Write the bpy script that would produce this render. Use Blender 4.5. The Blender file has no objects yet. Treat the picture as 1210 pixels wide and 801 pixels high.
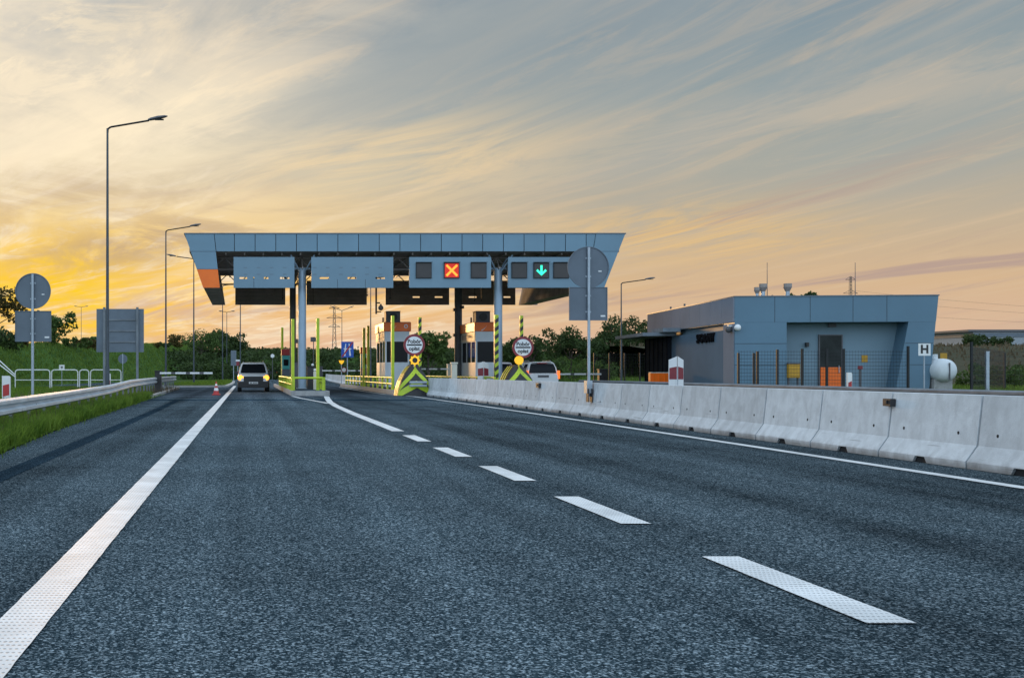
import bpy, math, random
import numpy as np
random.seed(7)
RNG = np.random.default_rng(11)
S = bpy.context.scene
COL = S.collection
R = math.radians
EYE = 1.13
F = 1310.0      # focal length in photo pixels (1210 wide), vanishing point at (292, 440)

def PX(px, d): return (px - 292.0) * d / F          # photo column at distance d -> metres to the right
def PZ(py, d): return EYE + (440.0 - py) * d / F    # photo row at distance d -> height

# ------------------------------------------------------------------ materials
def lin(c):
    return tuple(((v/255)/12.92 if v/255 <= 0.04045 else ((v/255+0.055)/1.055)**2.4) for v in c)

class NT:
    def __init__(s, tree): s.t = tree; s.n = tree.nodes; s.l = tree.links
    def new(s, typ, **kw):
        n = s.n.new(typ)
        for k, v in kw.items(): setattr(n, k, v)
        return n
    def link(s, a, b): s.l.new(a, b)
    def put(s, sock, v):
        if isinstance(v, (int, float)): sock.default_value = v
        elif isinstance(v, tuple): sock.default_value = (v + (1,))[:len(sock.default_value)] if len(v) == 3 else v
        else: s.l.new(v, sock)
    def m(s, op, a, b=0.0, c=0.0, clamp=False):
        n = s.new('ShaderNodeMath', operation=op, use_clamp=clamp)
        for i, v in enumerate((a, b, c)): s.put(n.inputs[i], v)
        return n.outputs[0]
    def mix(s, f, a, b, mode='MIX'):
        n = s.new('ShaderNodeMix', data_type='RGBA', blend_type=mode)
        s.put(n.inputs[0], f); s.put(n.inputs[6], a); s.put(n.inputs[7], b)
        return n.outputs[2]
    def noise(s, vec, scale, detail=3, rough=.5, dist=0.0):
        n = s.new('ShaderNodeTexNoise'); n.inputs['Scale'].default_value = scale
        n.inputs['Detail'].default_value = detail; n.inputs['Roughness'].default_value = rough
        n.inputs['Distortion'].default_value = dist
        if vec is not None: s.link(vec, n.inputs['Vector'])
        return n.outputs['Fac']
    def smooth(s, v, a, b):
        n = s.new('ShaderNodeMapRange', interpolation_type='SMOOTHSTEP')
        s.put(n.inputs[0], v); n.inputs[1].default_value = a; n.inputs[2].default_value = b
        return n.outputs[0]
    def ramp(s, v, pts):
        n = s.new('ShaderNodeValToRGB'); e = n.color_ramp.elements
        while len(e) < len(pts): e.new(0.5)
        for i, (p, c) in enumerate(pts):
            e[i].position = p; e[i].color = (*c, 1)
        s.put(n.inputs[0], v); return n.outputs[0]

def base_mat(name):
    m = bpy.data.materials.new(name); m.use_nodes = True
    t = NT(m.node_tree); b = m.node_tree.nodes['Principled BSDF']
    return m, t, b

def mat(name, col, rough=.5, metal=0.0, var=.15, vscale=2.0, bump=0.0, bscale=20, emit=0.0, spec=.5, dirt=0.0, rnd=.10):
    m, t, b = base_mat(name)
    co = t.new('ShaderNodeTexCoord').outputs['Object']
    n1 = t.noise(co, vscale, 5, .6)
    lo = tuple(c*(1-var) for c in col); hi = tuple(min(1, c*(1+var)) for c in col)
    c = t.mix(t.smooth(n1, .3, .7), lo, hi)
    oi = t.new('ShaderNodeObjectInfo'); tone = t.m('ADD', t.m('MULTIPLY', oi.outputs['Random'], rnd), 1-rnd/2)
    kc = t.new('ShaderNodeCombineColor')
    for i in range(3): t.link(tone, kc.inputs[i])
    if rnd: c = t.mix(1.0, c, kc.outputs[0], 'MULTIPLY')
    if dirt:
        n2 = t.noise(co, vscale*.7, 6, .7, 1.0)
        c = t.mix(t.m('MULTIPLY', t.smooth(n2, .5, .75), dirt), c, (.09, .08, .07))
    t.put(b.inputs['Base Color'], c)
    b.inputs['Roughness'].default_value = rough; b.inputs['Metallic'].default_value = metal
    b.inputs['Specular IOR Level'].default_value = spec
    if bump:
        bn = t.new('ShaderNodeBump'); bn.inputs['Strength'].default_value = bump; bn.inputs['Distance'].default_value = .01
        t.link(t.noise(co, bscale, 4, .6), bn.inputs['Height']); t.link(bn.outputs[0], b.inputs['Normal'])
    if emit:
        t.put(b.inputs['Emission Color'], tuple(col)); b.inputs['Emission Strength'].default_value = emit
    return m

def asphalt(name, dark, mid, light, warm=0.0):
    m, t, b = base_mat(name)
    co = t.new('ShaderNodeTexCoord').outputs['Object']
    v = t.new('ShaderNodeTexVoronoi'); v.inputs['Scale'].default_value = 125; t.link(co, v.inputs['Vector'])
    cell = t.new('ShaderNodeSeparateColor'); t.link(v.outputs['Color'], cell.inputs[0])
    g = t.ramp(cell.outputs[0], [(0, dark), (.45, mid), (.75, tuple(1.5*q for q in mid)), (1, light)])
    v2 = t.new('ShaderNodeTexVoronoi'); v2.inputs['Scale'].default_value = 78; t.link(co, v2.inputs['Vector'])
    c2 = t.new('ShaderNodeSeparateColor'); t.link(v2.outputs['Color'], c2.inputs[0])
    g = t.mix(.5, g, t.ramp(c2.outputs[1], [(0, dark), (.5, mid), (.8, mid), (1, light)]))
    # broad wear: lanes polished by tyres (bands along the road) and blotches
    mp = t.new('ShaderNodeMapping'); mp.inputs['Scale'].default_value = (1.1, .025, 1); t.link(co, mp.inputs[0])
    w = t.noise(mp.outputs[0], 1.3, 4, .55)
    w2 = t.noise(co, .35, 5, .6)
    k = t.m('ADD', t.m('MULTIPLY', t.smooth(w, .3, .7), .5), t.m('MULTIPLY', t.smooth(w2, .3, .7), .35))
    k = t.m('ADD', k, .50)
    sx_ = t.new('ShaderNodeSeparateXYZ'); t.link(co, sx_.inputs[0])
    lx_ = t.m('MULTIPLY', t.m('SUBTRACT', sx_.outputs[0], .9), .5); lane = t.m('SUBTRACT', t.m('MULTIPLY', t.m('POWER', 2.718, t.m('MULTIPLY', t.m('MULTIPLY', lx_, lx_), -1.0)), 2.0), .7)        # one broad paler band along the middle lane
    trk = t.m('COSINE', t.m('MULTIPLY', t.m('SUBTRACT', sx_.outputs[0], .05), 3.55))         # wheel paths
    k = t.m('ADD', k, t.m('ADD', t.m('MULTIPLY', lane, .17), t.m('MULTIPLY', trk, .07)))
    oil = t.smooth(t.noise(co, .9, 4, .6, .8), .66, .80)
    k = t.m('MULTIPLY', k, t.m('SUBTRACT', 1.0, t.m('MULTIPLY', oil, .35)))
    vc = t.new('ShaderNodeTexVoronoi', feature='DISTANCE_TO_EDGE'); vc.inputs['Scale'].default_value = .16
    dv = t.new('ShaderNodeVectorMath', operation='ADD'); nzv = t.new('ShaderNodeTexNoise'); nzv.inputs['Scale'].default_value = 1.7; nzv.inputs['Detail'].default_value = 5
    t.link(co, nzv.inputs['Vector']); t.link(co, dv.inputs[0]); t.link(nzv.outputs['Color'], dv.inputs[1]); t.link(dv.outputs[0], vc.inputs['Vector'])
    crack = t.m('MULTIPLY', t.smooth(vc.outputs['Distance'], .0028, .0008), t.smooth(t.noise(co, .22, 3), .5, .62))
    k = t.m('MULTIPLY', k, t.m('SUBTRACT', 1.0, t.m('MULTIPLY', crack, .55)))
    kc = t.new('ShaderNodeCombineColor')
    for i in range(3): t.link(k, kc.inputs[i])
    g = t.mix(1.0, g, kc.outputs[0], 'MULTIPLY')
    t.put(b.inputs['Base Color'], g)
    b.inputs['Roughness'].default_value = .85; b.inputs['Specular IOR Level'].default_value = .0
    bn = t.new('ShaderNodeBump'); bn.inputs['Strength'].default_value = .5; bn.inputs['Distance'].default_value = .004
    t.link(v.outputs['Distance'], bn.inputs['Height']); t.link(bn.outputs[0], b.inputs['Normal'])
    return m

def paint_marking(name):
    m, t, b = base_mat(name)
    co = t.new('ShaderNodeTexCoord').outputs['Object']
    sp = t.new('ShaderNodeSeparateXYZ'); t.link(co, sp.inputs[0])
    nz = t.noise(co, 14, 3); wob = t.m('MULTIPLY', t.m('SUBTRACT', nz, .5), 1.6)
    sy = t.m('SINE', t.m('ADD', t.m('MULTIPLY', sp.outputs[1], 105.0), wob))
    sx = t.m('SINE', t.m('ADD', t.m('MULTIPLY', sp.outputs[0], 260.0), wob))
    row = t.m('ADD', sy, t.m('MULTIPLY', sx, .55))
    big = t.noise(co, 3.0, 4, .65)
    thr = t.m('ADD', row, t.m('MULTIPLY', t.m('SUBTRACT', big, .5), 2.4))
    hole = t.smooth(thr, .55, 1.25)
    fine = t.noise(co, 160, 2)
    hole = t.m('MAXIMUM', t.m('MULTIPLY', hole, .62), t.m('MULTIPLY', t.smooth(fine, .68, .74), .6))
    wear = t.smooth(t.noise(co, 1.1, 5, .7), .35, .7)
    white = t.mix(wear, (.64, .66, .66), (.86, .88, .88))
    tyre = t.smooth(t.noise(co, .8, 5, .7, 1.2), .55, .75); white = t.mix(t.m('MULTIPLY', tyre, .35), white, (.30, .31, .32))
    t.put(b.inputs['Base Color'], t.mix(hole, white, (.10, .105, .11)))
    b.inputs['Roughness'].default_value = .6
    bn = t.new('ShaderNodeBump'); bn.inputs['Strength'].default_value = .6; bn.inputs['Distance'].default_value = .005; bn.invert = True
    t.link(hole, bn.inputs['Height']); t.link(bn.outputs[0], b.inputs['Normal'])
    return m

def concrete(name, col=(.46, .47, .47), streak=.35, grime=0.0):
    m, t, b = base_mat(name)
    tc = t.new('ShaderNodeTexCoord').outputs['Object']
    oi = t.new('ShaderNodeObjectInfo')
    ad = t.new('ShaderNodeVectorMath', operation='ADD'); t.link(tc, ad.inputs[0])
    sc = t.new('ShaderNodeVectorMath', operation='SCALE'); sc.inputs[0].default_value = (13, 57, 31); t.link(oi.outputs['Random'], sc.inputs['Scale'])
    t.link(sc.outputs[0], ad.inputs[1]); co = ad.outputs[0]
    n1 = t.noise(co, 3.5, 6, .65, .4)
    mp = t.new('ShaderNodeMapping'); mp.inputs['Scale'].default_value = (6, 6, .5); t.link(co, mp.inputs[0])
    n2 = t.noise(mp.outputs[0], 1.4, 5, .65)
    n3 = t.noise(co, 60, 3, .6)
    c = t.mix(t.smooth(n1, .3, .72), tuple(x*.84 for x in col), tuple(x*1.10 for x in col))
    c = t.mix(t.m('MULTIPLY', t.smooth(n2, .5, .78), streak), c, tuple(x*.45 for x in col))
    c = t.mix(t.m('MULTIPLY', t.smooth(n3, .58, .75), .35), c, tuple(x*.55 for x in col))
    so_ = t.new('ShaderNodeSeparateXYZ'); t.link(tc, so_.inputs[0])
    base = t.m('MULTIPLY', t.smooth(t.m('ADD', so_.outputs[2], t.m('MULTIPLY', n1, .12)), .19, .05), grime)
    c = t.mix(base, c, (.13, .13, .125))
    mp2 = t.new('ShaderNodeMapping'); mp2.inputs['Scale'].default_value = (2, .7, 22); t.link(co, mp2.inputs[0])
    scr = t.m('MULTIPLY', t.smooth(t.noise(mp2.outputs[0], 1.2, 3, .6), .64, .72), t.m('MULTIPLY', t.smooth(so_.outputs[2], .62, .40), grime))
    c = t.mix(t.m('MULTIPLY', scr, .7), c, (.12, .12, .12))
    tone = t.m('ADD', t.m('MULTIPLY', oi.outputs['Random'], .22), .88)
    kc = t.new('ShaderNodeCombineColor')
    for i in range(3): t.link(tone, kc.inputs[i])
    c = t.mix(1.0, c, kc.outputs[0], 'MULTIPLY')
    t.put(b.inputs['Base Color'], c); b.inputs['Roughness'].default_value = .85
    bn = t.new('ShaderNodeBump'); bn.inputs['Strength'].default_value = .35; bn.inputs['Distance'].default_value = .01
    t.link(n3, bn.inputs['Height']); t.link(bn.outputs[0], b.inputs['Normal'])
    return m

def leafmat(name, a, c, trans=.25):
    m, t, b = base_mat(name)
    co = t.new('ShaderNodeTexCoord').outputs['Object']
    n = t.noise(co, .9, 4, .6); n2 = t.noise(co, 9, 2)
    col = t.mix(t.smooth(n, .35, .65), a, c)
    col = t.mix(t.m('MULTIPLY', t.smooth(n2, .45, .7), .5), col, tuple(x*1.7 for x in c))
    t.put(b.inputs['Base Color'], col); b.inputs['Roughness'].default_value = .7
    b.inputs['Specular IOR Level'].default_value = .2
    tr = t.new('ShaderNodeBsdfTranslucent'); t.link(col, tr.inputs[0])
    mx = t.new('ShaderNodeMixShader'); mx.inputs[0].default_value = trans
    out = t.n['Material Output']
    t.link(b.outputs[0], mx.inputs[1]); t.link(tr.outputs[0], mx.inputs[2]); t.link(mx.outputs[0], out.inputs[0])
    return m

def terrain_mat(name, cols, s1=.12, s2=2.5):
    m, t, b = base_mat(name)
    co = t.new('ShaderNodeTexCoord').outputs['Object']
    n = t.noise(co, s1, 6, .65, .5); n2 = t.noise(co, s2, 5, .7)
    c = t.mix(t.smooth(n, .35, .65), cols[0], cols[1])
    c = t.mix(t.m('MULTIPLY', t.smooth(n2, .4, .65), .7), c, cols[2])
    t.put(b.inputs['Base Color'], c); b.inputs['Roughness'].default_value = .95
    b.inputs['Specular IOR Level'].default_value = .1
    bn = t.new('ShaderNodeBump'); bn.inputs['Strength'].default_value = 1; bn.inputs['Distance'].default_value = .25
    t.link(n2, bn.inputs['Height']); t.link(bn.outputs[0], b.inputs['Normal'])
    return m

M = {}
M['asphalt'] = asphalt('asphalt', (.004, .009, .013), (.034, .053, .064), (.44, .53, .58))
M['asphalt_dark'] = asphalt('asphalt_dark', (.004, .010, .016), (.022, .039, .055), (.12, .19, .24))
M['asphalt_worn'] = asphalt('asphalt_worn', (.018, .027, .035), (.058, .076, .092), (.28, .32, .36))
M['mark'] = paint_marking('road_paint')
M['conc'] = concrete('concrete', (.57, .61, .635), .32, .75)
M['kerb'] = concrete('kerb_concrete', (.40, .40, .39), .2)
M['hole'] = mat('dark_recess', (.012, .012, .014), .9)
M['galv'] = mat('galvanised_steel', (.36, .41, .46), .42, .55, .12, 3, dirt=.15)
M['rail'] = mat('weathered_guard_rail', (.50, .56, .61), .5, .25, .12, 1.5, dirt=.18)
M['railold'] = mat('dull_guard_rail', (.16, .18, .20), .55, .3, .2, 2, dirt=.3)
M['pole'] = mat('lamp_pole_grey', (.06, .075, .09), .5, .3)
M['poledark'] = mat('lamp_pole_dark', (.025, .022, .02), .5, .3)
M['signback'] = mat('sign_back_grey', (.125, .155, .19), .5, .25, .10, 1.2, dirt=.12)
M['cladding'] = mat('aluminium_cladding', (.145, .25, .33), .42, .15, .06, .35, dirt=.06)
M['clad2'] = mat('aluminium_cladding_pale', (.16, .26, .335), .45, .1, .06, .35, dirt=.06)
M['seam'] = mat('dark_joint', (.03, .035, .04), .8)
M['soffit'] = mat('brown_soffit', (.36, .29, .26), .75, 0, .3, 1.5)
M['steel'] = mat('dark_steel', (.30, .26, .235), .55, .3)
M['darkcol'] = mat('dark_column_grey', (.10, .105, .11), .5, .1)
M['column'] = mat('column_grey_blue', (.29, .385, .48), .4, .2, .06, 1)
M['orange'] = mat('orange_panel', (1.0, .165, .003), .4, 0, .1, 1)
M['lime'] = mat('lime_yellow_paint', (.42, .54, .02), .42, 0, .15, 2, dirt=.2)
M['yellow'] = mat('signal_yellow', (.80, .70, .04), .45, 0, .15, 3, dirt=.2)
M['black'] = mat('black_paint', (.02, .02, .022), .5)
M['rubber'] = mat('black_rubber', (.018, .018, .02), .8)
M['white'] = mat('white_paint', (.75, .76, .76), .45, 0, .05, 2, dirt=.08)
M['cream'] = mat('cream_paint', (.66, .64, .54), .5, 0, .06, 2, dirt=.1)
M['red'] = mat('red_paint', (.45, .03, .03), .45, 0, .1, 2)
M['darkred'] = mat('dark_red_sheet', (.22, .02, .03), .4)
M['blue'] = mat('sign_blue', (.02, .10, .45), .4)
M['teal'] = mat('teal_panel', (.06, .42, .40), .4)
M['glass'] = mat('dark_glass', (.010, .012, .015), .05, 0, .1, 1, spec=.10)
M['glassg'] = mat('smoked_glass', (.03, .036, .036), .2, 0, .3, 1.2, spec=.10)
M['off'] = mat('unlit_display', (.035, .03, .03), .35)
M['dispred'] = mat('lit_red_display', (.62, .02, .004), .5, emit=.55)
M['xsign'] = mat('lit_amber_cross', (1, .36, .03), .5, emit=1.0, var=0)
M['arrow'] = mat('lit_green_arrow', (.04, .95, .55), .5, emit=1.0, var=0)
M['amber'] = mat('lit_amber_lamp', (1, .50, .02), .5, emit=.6, var=0)
M['headl'] = mat('lit_headlamp', (1, .36, .035), .4, emit=2.2, var=0)
M['tail'] = mat('lit_tail_lamp', (1, .16, .02), .4, emit=1.2, var=0)
M['carwhite'] = mat('white_car_paint', (.68, .69, .70), .25, 0, .03, 1)
M['carsilver'] = mat('silver_car_paint', (.50, .51, .53), .3, .35, .03, 1)
M['cargrey'] = mat('rosy_grey_car_paint', (.36, .33, .34), .3, .3, .03, 1)
M['plastic'] = mat('black_plastic', (.022, .022, .024), .6)
M['wheel'] = mat('alloy_rim', (.25, .26, .27), .4, .6)
M['wall'] = mat('office_wall', (.165, .255, .32), .6, 0, .05, .6, dirt=.08)
M['panelside'] = mat('office_side_cladding', (.20, .225, .275), .85, 0, .05, .5, spec=.05)
M['officeclad'] = mat('office_cladding', (.100, .190, .265), .45, .1, .06, .35, dirt=.10)
M['boothwall'] = mat('booth_panel', (.70, .77, .82), .45, 0, .05, 1, dirt=.08)
M['darkpane'] = mat('dark_pane', (.02, .024, .03), .9, 0, .2, 1, spec=.0)
M['letter'] = mat('dark_letter', (.012, .012, .014), .95, spec=.0)
M['porch'] = mat('porch_edge', (.22, .26, .30), .95, spec=.0)
M['sidewall'] = mat('office_side_wall', (.11, .16, .215), .9, 0, .05, .6, spec=.04)
M['ochre'] = mat('ochre_paint', (.50, .27, .02), .5, 0, .1, 2)
M['dry'] = leafmat('dry_stalk', (.075, .062, .036), (.105, .085, .05), .2)
M['fence'] = mat('dark_fence_steel', (.012, .014, .016), .5, .2)
M['tank'] = mat('white_gas_tank', (.62, .66, .68), .4, 0, .06, 2, dirt=.2)
M['hall'] = mat('distant_hall_cladding', (.30, .33, .36), .7)
M['lattice'] = mat('pylon_steel', (.10, .095, .09), .7, .2)
M['bark'] = mat('bark', (.06, .045, .035), .9, 0, .3, 6)
M['grass'] = leafmat('grass_blade', (.062, .125, .012), (.14, .215, .026), .3)
M['weeds'] = leafmat('weed_leaf', (.065, .125, .020), (.135, .205, .034), .3)
M['leafdark'] = leafmat('leaf_dark', (.024, .044, .016), (.052, .082, .022), .25)
M['leafmid'] = leafmat('leaf_mid', (.040, .074, .018), (.080, .125, .030), .25)
M['leafwarm'] = leafmat('leaf_warm', (.060, .050, .018), (.10, .085, .025), .45)
M['turf'] = terrain_mat('turf', [(.030, .062, .012), (.060, .105, .018), (.085, .135, .026)])
M['bank'] = terrain_mat('bank_turf', [(.030, .070, .016), (.060, .13, .024), (.085, .16, .034)], .18, 1.6)
M['field'] = terrain_mat('dry_crop', [(.085, .070, .045), (.06, .062, .035), (.045, .055, .028)], .05, .9)
M['gravel'] = terrain_mat('gravel', [(.14, .13, .12), (.20, .18, .17), (.09, .085, .08)], .8, 18)
M['slate'] = mat('plate_letter_grey', (.10, .10, .11), .6)

# ------------------------------------------------------------------ mesh builder
class MB:
    def __init__(s): s.v = []; s.f = []
    def add(s, vs, fs):
        o = len(s.v); s.v += [tuple(p) for p in vs]; s.f += [tuple(i+o for i in f) for f in fs]; return s
    def box(s, x0, x1, y0, y1, z0, z1):
        return s.add([(x0,y0,z0),(x1,y0,z0),(x1,y1,z0),(x0,y1,z0),(x0,y0,z1),(x1,y0,z1),(x1,y1,z1),(x0,y1,z1)],
              [(0,3,2,1),(4,5,6,7),(0,1,5,4),(1,2,6,5),(2,3,7,6),(3,0,4,7)])
    def cbox(s, c, d): return s.box(c[0]-d[0]/2, c[0]+d[0]/2, c[1]-d[1]/2, c[1]+d[1]/2, c[2]-d[2]/2, c[2]+d[2]/2)
    def tube(s, p0, p1, r0, r1=None, n=10):
        r1 = r0 if r1 is None else r1
        a = np.array(p0, float); b = np.array(p1, float); d = b-a; L = np.linalg.norm(d)
        if L < 1e-9: return s
        d /= L; u = np.cross(d, (0,0,1) if abs(d[2]) < .9 else (1,0,0)); u /= np.linalg.norm(u); w = np.cross(d, u)
        vs = []
        for (p, r) in ((a, r0), (b, r1)):
            for k in range(n):
                t = 2*math.pi*k/n; vs.append(tuple(p + r*(math.cos(t)*u + math.sin(t)*w)))
        fs = [(k, (k+1) % n, n+(k+1) % n, n+k) for k in range(n)]
        fs += [tuple(range(n-1, -1, -1)), tuple(range(n, 2*n))]
        return s.add(vs, fs)
    def path(s, pts, r, n=8):
        for a, b in zip(pts[:-1], pts[1:]): s.tube(a, b, r, r, n)
        return s
    def prism(s, poly, axis, a, b):
        """poly = 2D outline; axis 'y': (x,z) pushed from y=a to b; 'x': (y,z); 'z': (x,y)"""
        n = len(poly)
        def P(p, t): return {'y': (p[0], t, p[1]), 'x': (t, p[0], p[1]), 'z': (p[0], p[1], t)}[axis]
        vs = [P(p, a) for p in poly] + [P(p, b) for p in poly]
        fs = [(k, (k+1) % n, n+(k+1) % n, n+k) for k in range(n)] + [tuple(range(n-1, -1, -1)), tuple(range(n, 2*n))]
        return s.add(vs, fs)
    def disc(s, c, r, y0, y1, n=40):
        return s.prism([(c[0]+r*math.cos(2*math.pi*k/n), c[1]+r*math.sin(2*math.pi*k/n)) for k in range(n)], 'y', y0, y1)
    def ring(s, c, r0, r1, y0, y1, n=40):
        vs = []
        for y in (y0, y1):
            for r in (r0, r1):
                for k in range(n):
                    t = 2*math.pi*k/n; vs.append((c[0]+r*math.cos(t), y, c[1]+r*math.sin(t)))
        fs = []
        for k in range(n):
            j = (k+1) % n
            fs += [(k, j, n+j, n+k), (2*n+k, 3*n+k, 3*n+j, 2*n+j), (n+k, n+j, 3*n+j, 3*n+k), (k, 2*n+k, 2*n+j, j)]
        return s.add(vs, fs)
    def quad(s, a, b, c, d): return s.add([a, b, c, d], [(0,1,2,3)])
    def loft(s, rings, cap=True):
        n = len(rings[0]); vs = [p for r in rings for p in r]; fs = []
        for i in range(len(rings)-1):
            for k in range(n): fs.append((i*n+k, i*n+(k+1) % n, (i+1)*n+(k+1) % n, (i+1)*n+k))
        if cap: fs += [tuple(range(n-1, -1, -1)), tuple(range((len(rings)-1)*n, len(rings)*n))]
        return s.add(vs, fs)
    def sphere(s, c, r, n=12, m=8):
        rings = []
        for i in range(m+1):
            ph = -math.pi/2 + math.pi*i/m; rr = max(1e-3, math.cos(ph))*r
            rings.append([(c[0]+rr*math.cos(2*math.pi*k/n), c[1]+rr*math.sin(2*math.pi*k/n), c[2]+r*math.sin(ph)) for k in range(n)])
        return s.loft(rings)
    def build(s, name, material, parent=None, smooth=False, bevel=0.0, loc=None):
        me = bpy.data.meshes.new(name); me.from_pydata(s.v, [], s.f); me.validate()
        me.materials.append(material if not isinstance(material, str) else M[material])
        import bmesh
        bm = bmesh.new(); bm.from_mesh(me); bmesh.ops.recalc_face_normals(bm, faces=bm.faces); bm.to_mesh(me); bm.free()
        if smooth:
            for p in me.polygons: p.use_smooth = True
            me.set_sharp_from_angle(angle=R(40))
        o = bpy.data.objects.new(name, me); COL.objects.link(o)
        if parent is not None: o.parent = parent
        if loc is not None: o.location = loc
        if bevel:
            bv = o.modifiers.new('bevel', 'BEVEL'); bv.width = bevel; bv.segments = 2; bv.limit_method = 'ANGLE'
        return o

def raw_mesh(name, verts, faces_idx, per, material, parent=None):
    """verts (N,3) array; faces with `per` consecutive corners"""
    me = bpy.data.meshes.new(name); nv = len(verts); nf = len(faces_idx)
    me.vertices.add(nv); me.vertices.foreach_set('co', np.asarray(verts, np.float32).ravel())
    me.loops.add(nf*per); me.loops.foreach_set('vertex_index', np.asarray(faces_idx, np.int32).ravel())
    me.polygons.add(nf); me.polygons.foreach_set('loop_start', np.arange(0, nf*per, per, dtype=np.int32))
    me.update(calc_edges=True); me.materials.append(M[material])
    o = bpy.data.objects.new(name, me); COL.objects.link(o)
    if parent is not None: o.parent = parent
    return o

def tag(o, label=None, cat=None, group=None, kind=None):
    if label: o['label'] = label
    if cat: o['category'] = cat
    if group: o['group'] = group
    if kind: o['kind'] = kind
    return o
def thing(name, label, cat, loc=(0,0,0), rz=0.0, group=None):
    o = bpy.data.objects.new(name, None); COL.objects.link(o); o.empty_display_size = .3
    o.location = loc; o.rotation_euler = (0, 0, rz); return tag(o, label, cat, group)
def copy_tree(o, parent=None):
    c = o.copy(); COL.objects.link(c)
    if parent is not None: c.parent = parent
    for ch in list(o.children): copy_tree(ch, c)
    return c
def again(o, label, loc, rz=None):
    c = copy_tree(o); c['label'] = label; c.location = loc
    if rz is not None: c.rotation_euler = (0, 0, rz)
    return c

def text_part(name, body, size, material, parent, loc, rot=(math.pi/2, 0, 0), depth=.006, xs=1.0, bold=0.0):
    cu = bpy.data.curves.new(name, 'FONT'); cu.body = body; cu.size = size; cu.extrude = depth
    cu.align_x = 'CENTER'; cu.align_y = 'CENTER'; cu.offset = bold
    tmp = bpy.data.objects.new(name + '_tmp', cu); COL.objects.link(tmp)
    dg = bpy.context.evaluated_depsgraph_get()
    me = bpy.data.meshes.new_from_object(tmp.evaluated_get(dg))
    bpy.data.objects.remove(tmp)
    me.materials.clear(); me.materials.append(M[material])
    o = bpy.data.objects.new(name, me); COL.objects.link(o); o.parent = parent
    o.location = loc; o.rotation_euler = rot; o.scale = (xs, 1, 1)
    return o

# ------------------------------------------------------------------ camera
cd = bpy.data.cameras.new('camera'); cam = bpy.data.objects.new('camera', cd); COL.objects.link(cam)
cam.location = (0, 0, EYE); cam.rotation_euler = (math.pi/2, 0, 0)
cd.sensor_width = 36; cd.lens = F/1210*36
cd.shift_x = (605-292)/1210.0; cd.shift_y = (440-400.5)/1210.0
cd.clip_start = .1; cd.clip_end = 6000
S.camera = cam

# ------------------------------------------------------------------ world
SUN_AZ = math.atan2(-200, 1310); SUN_EL = R(4.0)
W = bpy.data.worlds.new('World'); S.world = W; W.use_nodes = True
t = NT(W.node_tree); t.n.clear()
gen = t.new('ShaderNodeTexCoord').outputs['Generated']
sp = t.new('ShaderNodeSeparateXYZ'); t.link(gen, sp.inputs[0]); x, y, z = sp.outputs
zc = t.m('MAXIMUM', z, 0.0)
ys = t.m('MAXIMUM', y, .05)
az = t.m('DIVIDE', x, ys)                       # tangent of azimuth, 0 = along the road
el = t.m('DIVIDE', zc, t.m('SQRT', t.m('ADD', t.m('MULTIPLY', x, x), t.m('MULTIPLY', y, y))))
e3 = t.m('DIVIDE', el, .40, clamp=True)
def rp(pts): return [(p/.40, lin(c)) for p, c in pts]
left = t.ramp(e3, rp([(0, (224,180,156)), (.03, (228,184,146)), (.07, (250,194,92)), (.12, (244,206,136)), (.17, (232,212,174)), (.23, (224,212,190)), (.30, (204,200,192)), (.40, (170,178,184))]))
right = t.ramp(e3, rp([(0, (216,182,164)), (.035, (212,178,150)), (.07, (210,178,142)), (.12, (190,174,150)), (.17, (164,166,158)), (.23, (142,156,160)), (.33, (122,142,156)), (.40, (118,144,168))]))
wl = t.smooth(t.m('ADD', az, t.m('MULTIPLY', t.m('SUBTRACT', el, .10), .75)), .40, -.04)
base = t.mix(wl, right, left)
# cirrus: parallel streaks on a high plane, running away to the left of the road
th = R(-38.5); ca, sa = math.sin(th), math.cos(th)
zz = t.m('ADD', el, .11)
hx = t.m('DIVIDE', az, zz); hy = t.m('DIVIDE', 1.0, zz)
p_ = t.m('ADD', t.m('MULTIPLY', hx, ca), t.m('MULTIPLY', hy, sa))
q_ = t.m('SUBTRACT', t.m('MULTIPLY', hx, sa), t.m('MULTIPLY', hy, ca))
def streak(pscale, qscale, off, detail=6, rough=.6, dist=.6, shift=0.0):
    cb = t.new('ShaderNodeCombineXYZ')
    t.put(cb.inputs[0], t.m('MULTIPLY', p_, pscale)); t.put(cb.inputs[1], t.m('MULTIPLY', t.m('ADD', q_, shift), qscale)); cb.inputs[2].default_value = off
    return t.noise(cb.outputs[0], 1.0, detail, rough, dist)
s1 = streak(.42, 1.05, 3.1, 9, .64, 1.8, .675)
s2 = streak(.14, 2.3, 9.7, 6, .58, .8, 1.4)
s3 = streak(1.3, 3.4, 21.0, 10, .68, 2.2)
cl = t.mix(wl, lin((214,188,156)), lin((255,236,204)))
f1 = t.m('MULTIPLY', t.smooth(s1, .44, .66), t.m('ADD', t.m('MULTIPLY', wl, .74), .10))
f2 = t.m('MULTIPLY', t.smooth(s2, .50, .68), .42)
f3 = t.m('MULTIPLY', t.m('MULTIPLY', t.smooth(s3, .48, .66), t.smooth(s1, .36, .52)), t.m('ADD', t.m('MULTIPLY', wl, .70), .24))
sky = t.mix(f1, base, cl); sky = t.mix(f2, sky, cl); sky = t.mix(f3, sky, cl)
# grey gaps between streaks high up
g1 = streak(.26, .85, 44.5, 6, .55, 1.2, .4)
gf = t.m('MULTIPLY', t.m('MULTIPLY', t.smooth(g1, .44, .68), t.m('SUBTRACT', 1.0, t.m('MULTIPLY', wl, .45))), t.m('MULTIPLY', t.smooth(el, .09, .22), .7))
sky = t.mix(gf, sky, lin((158,164,164)))
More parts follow.
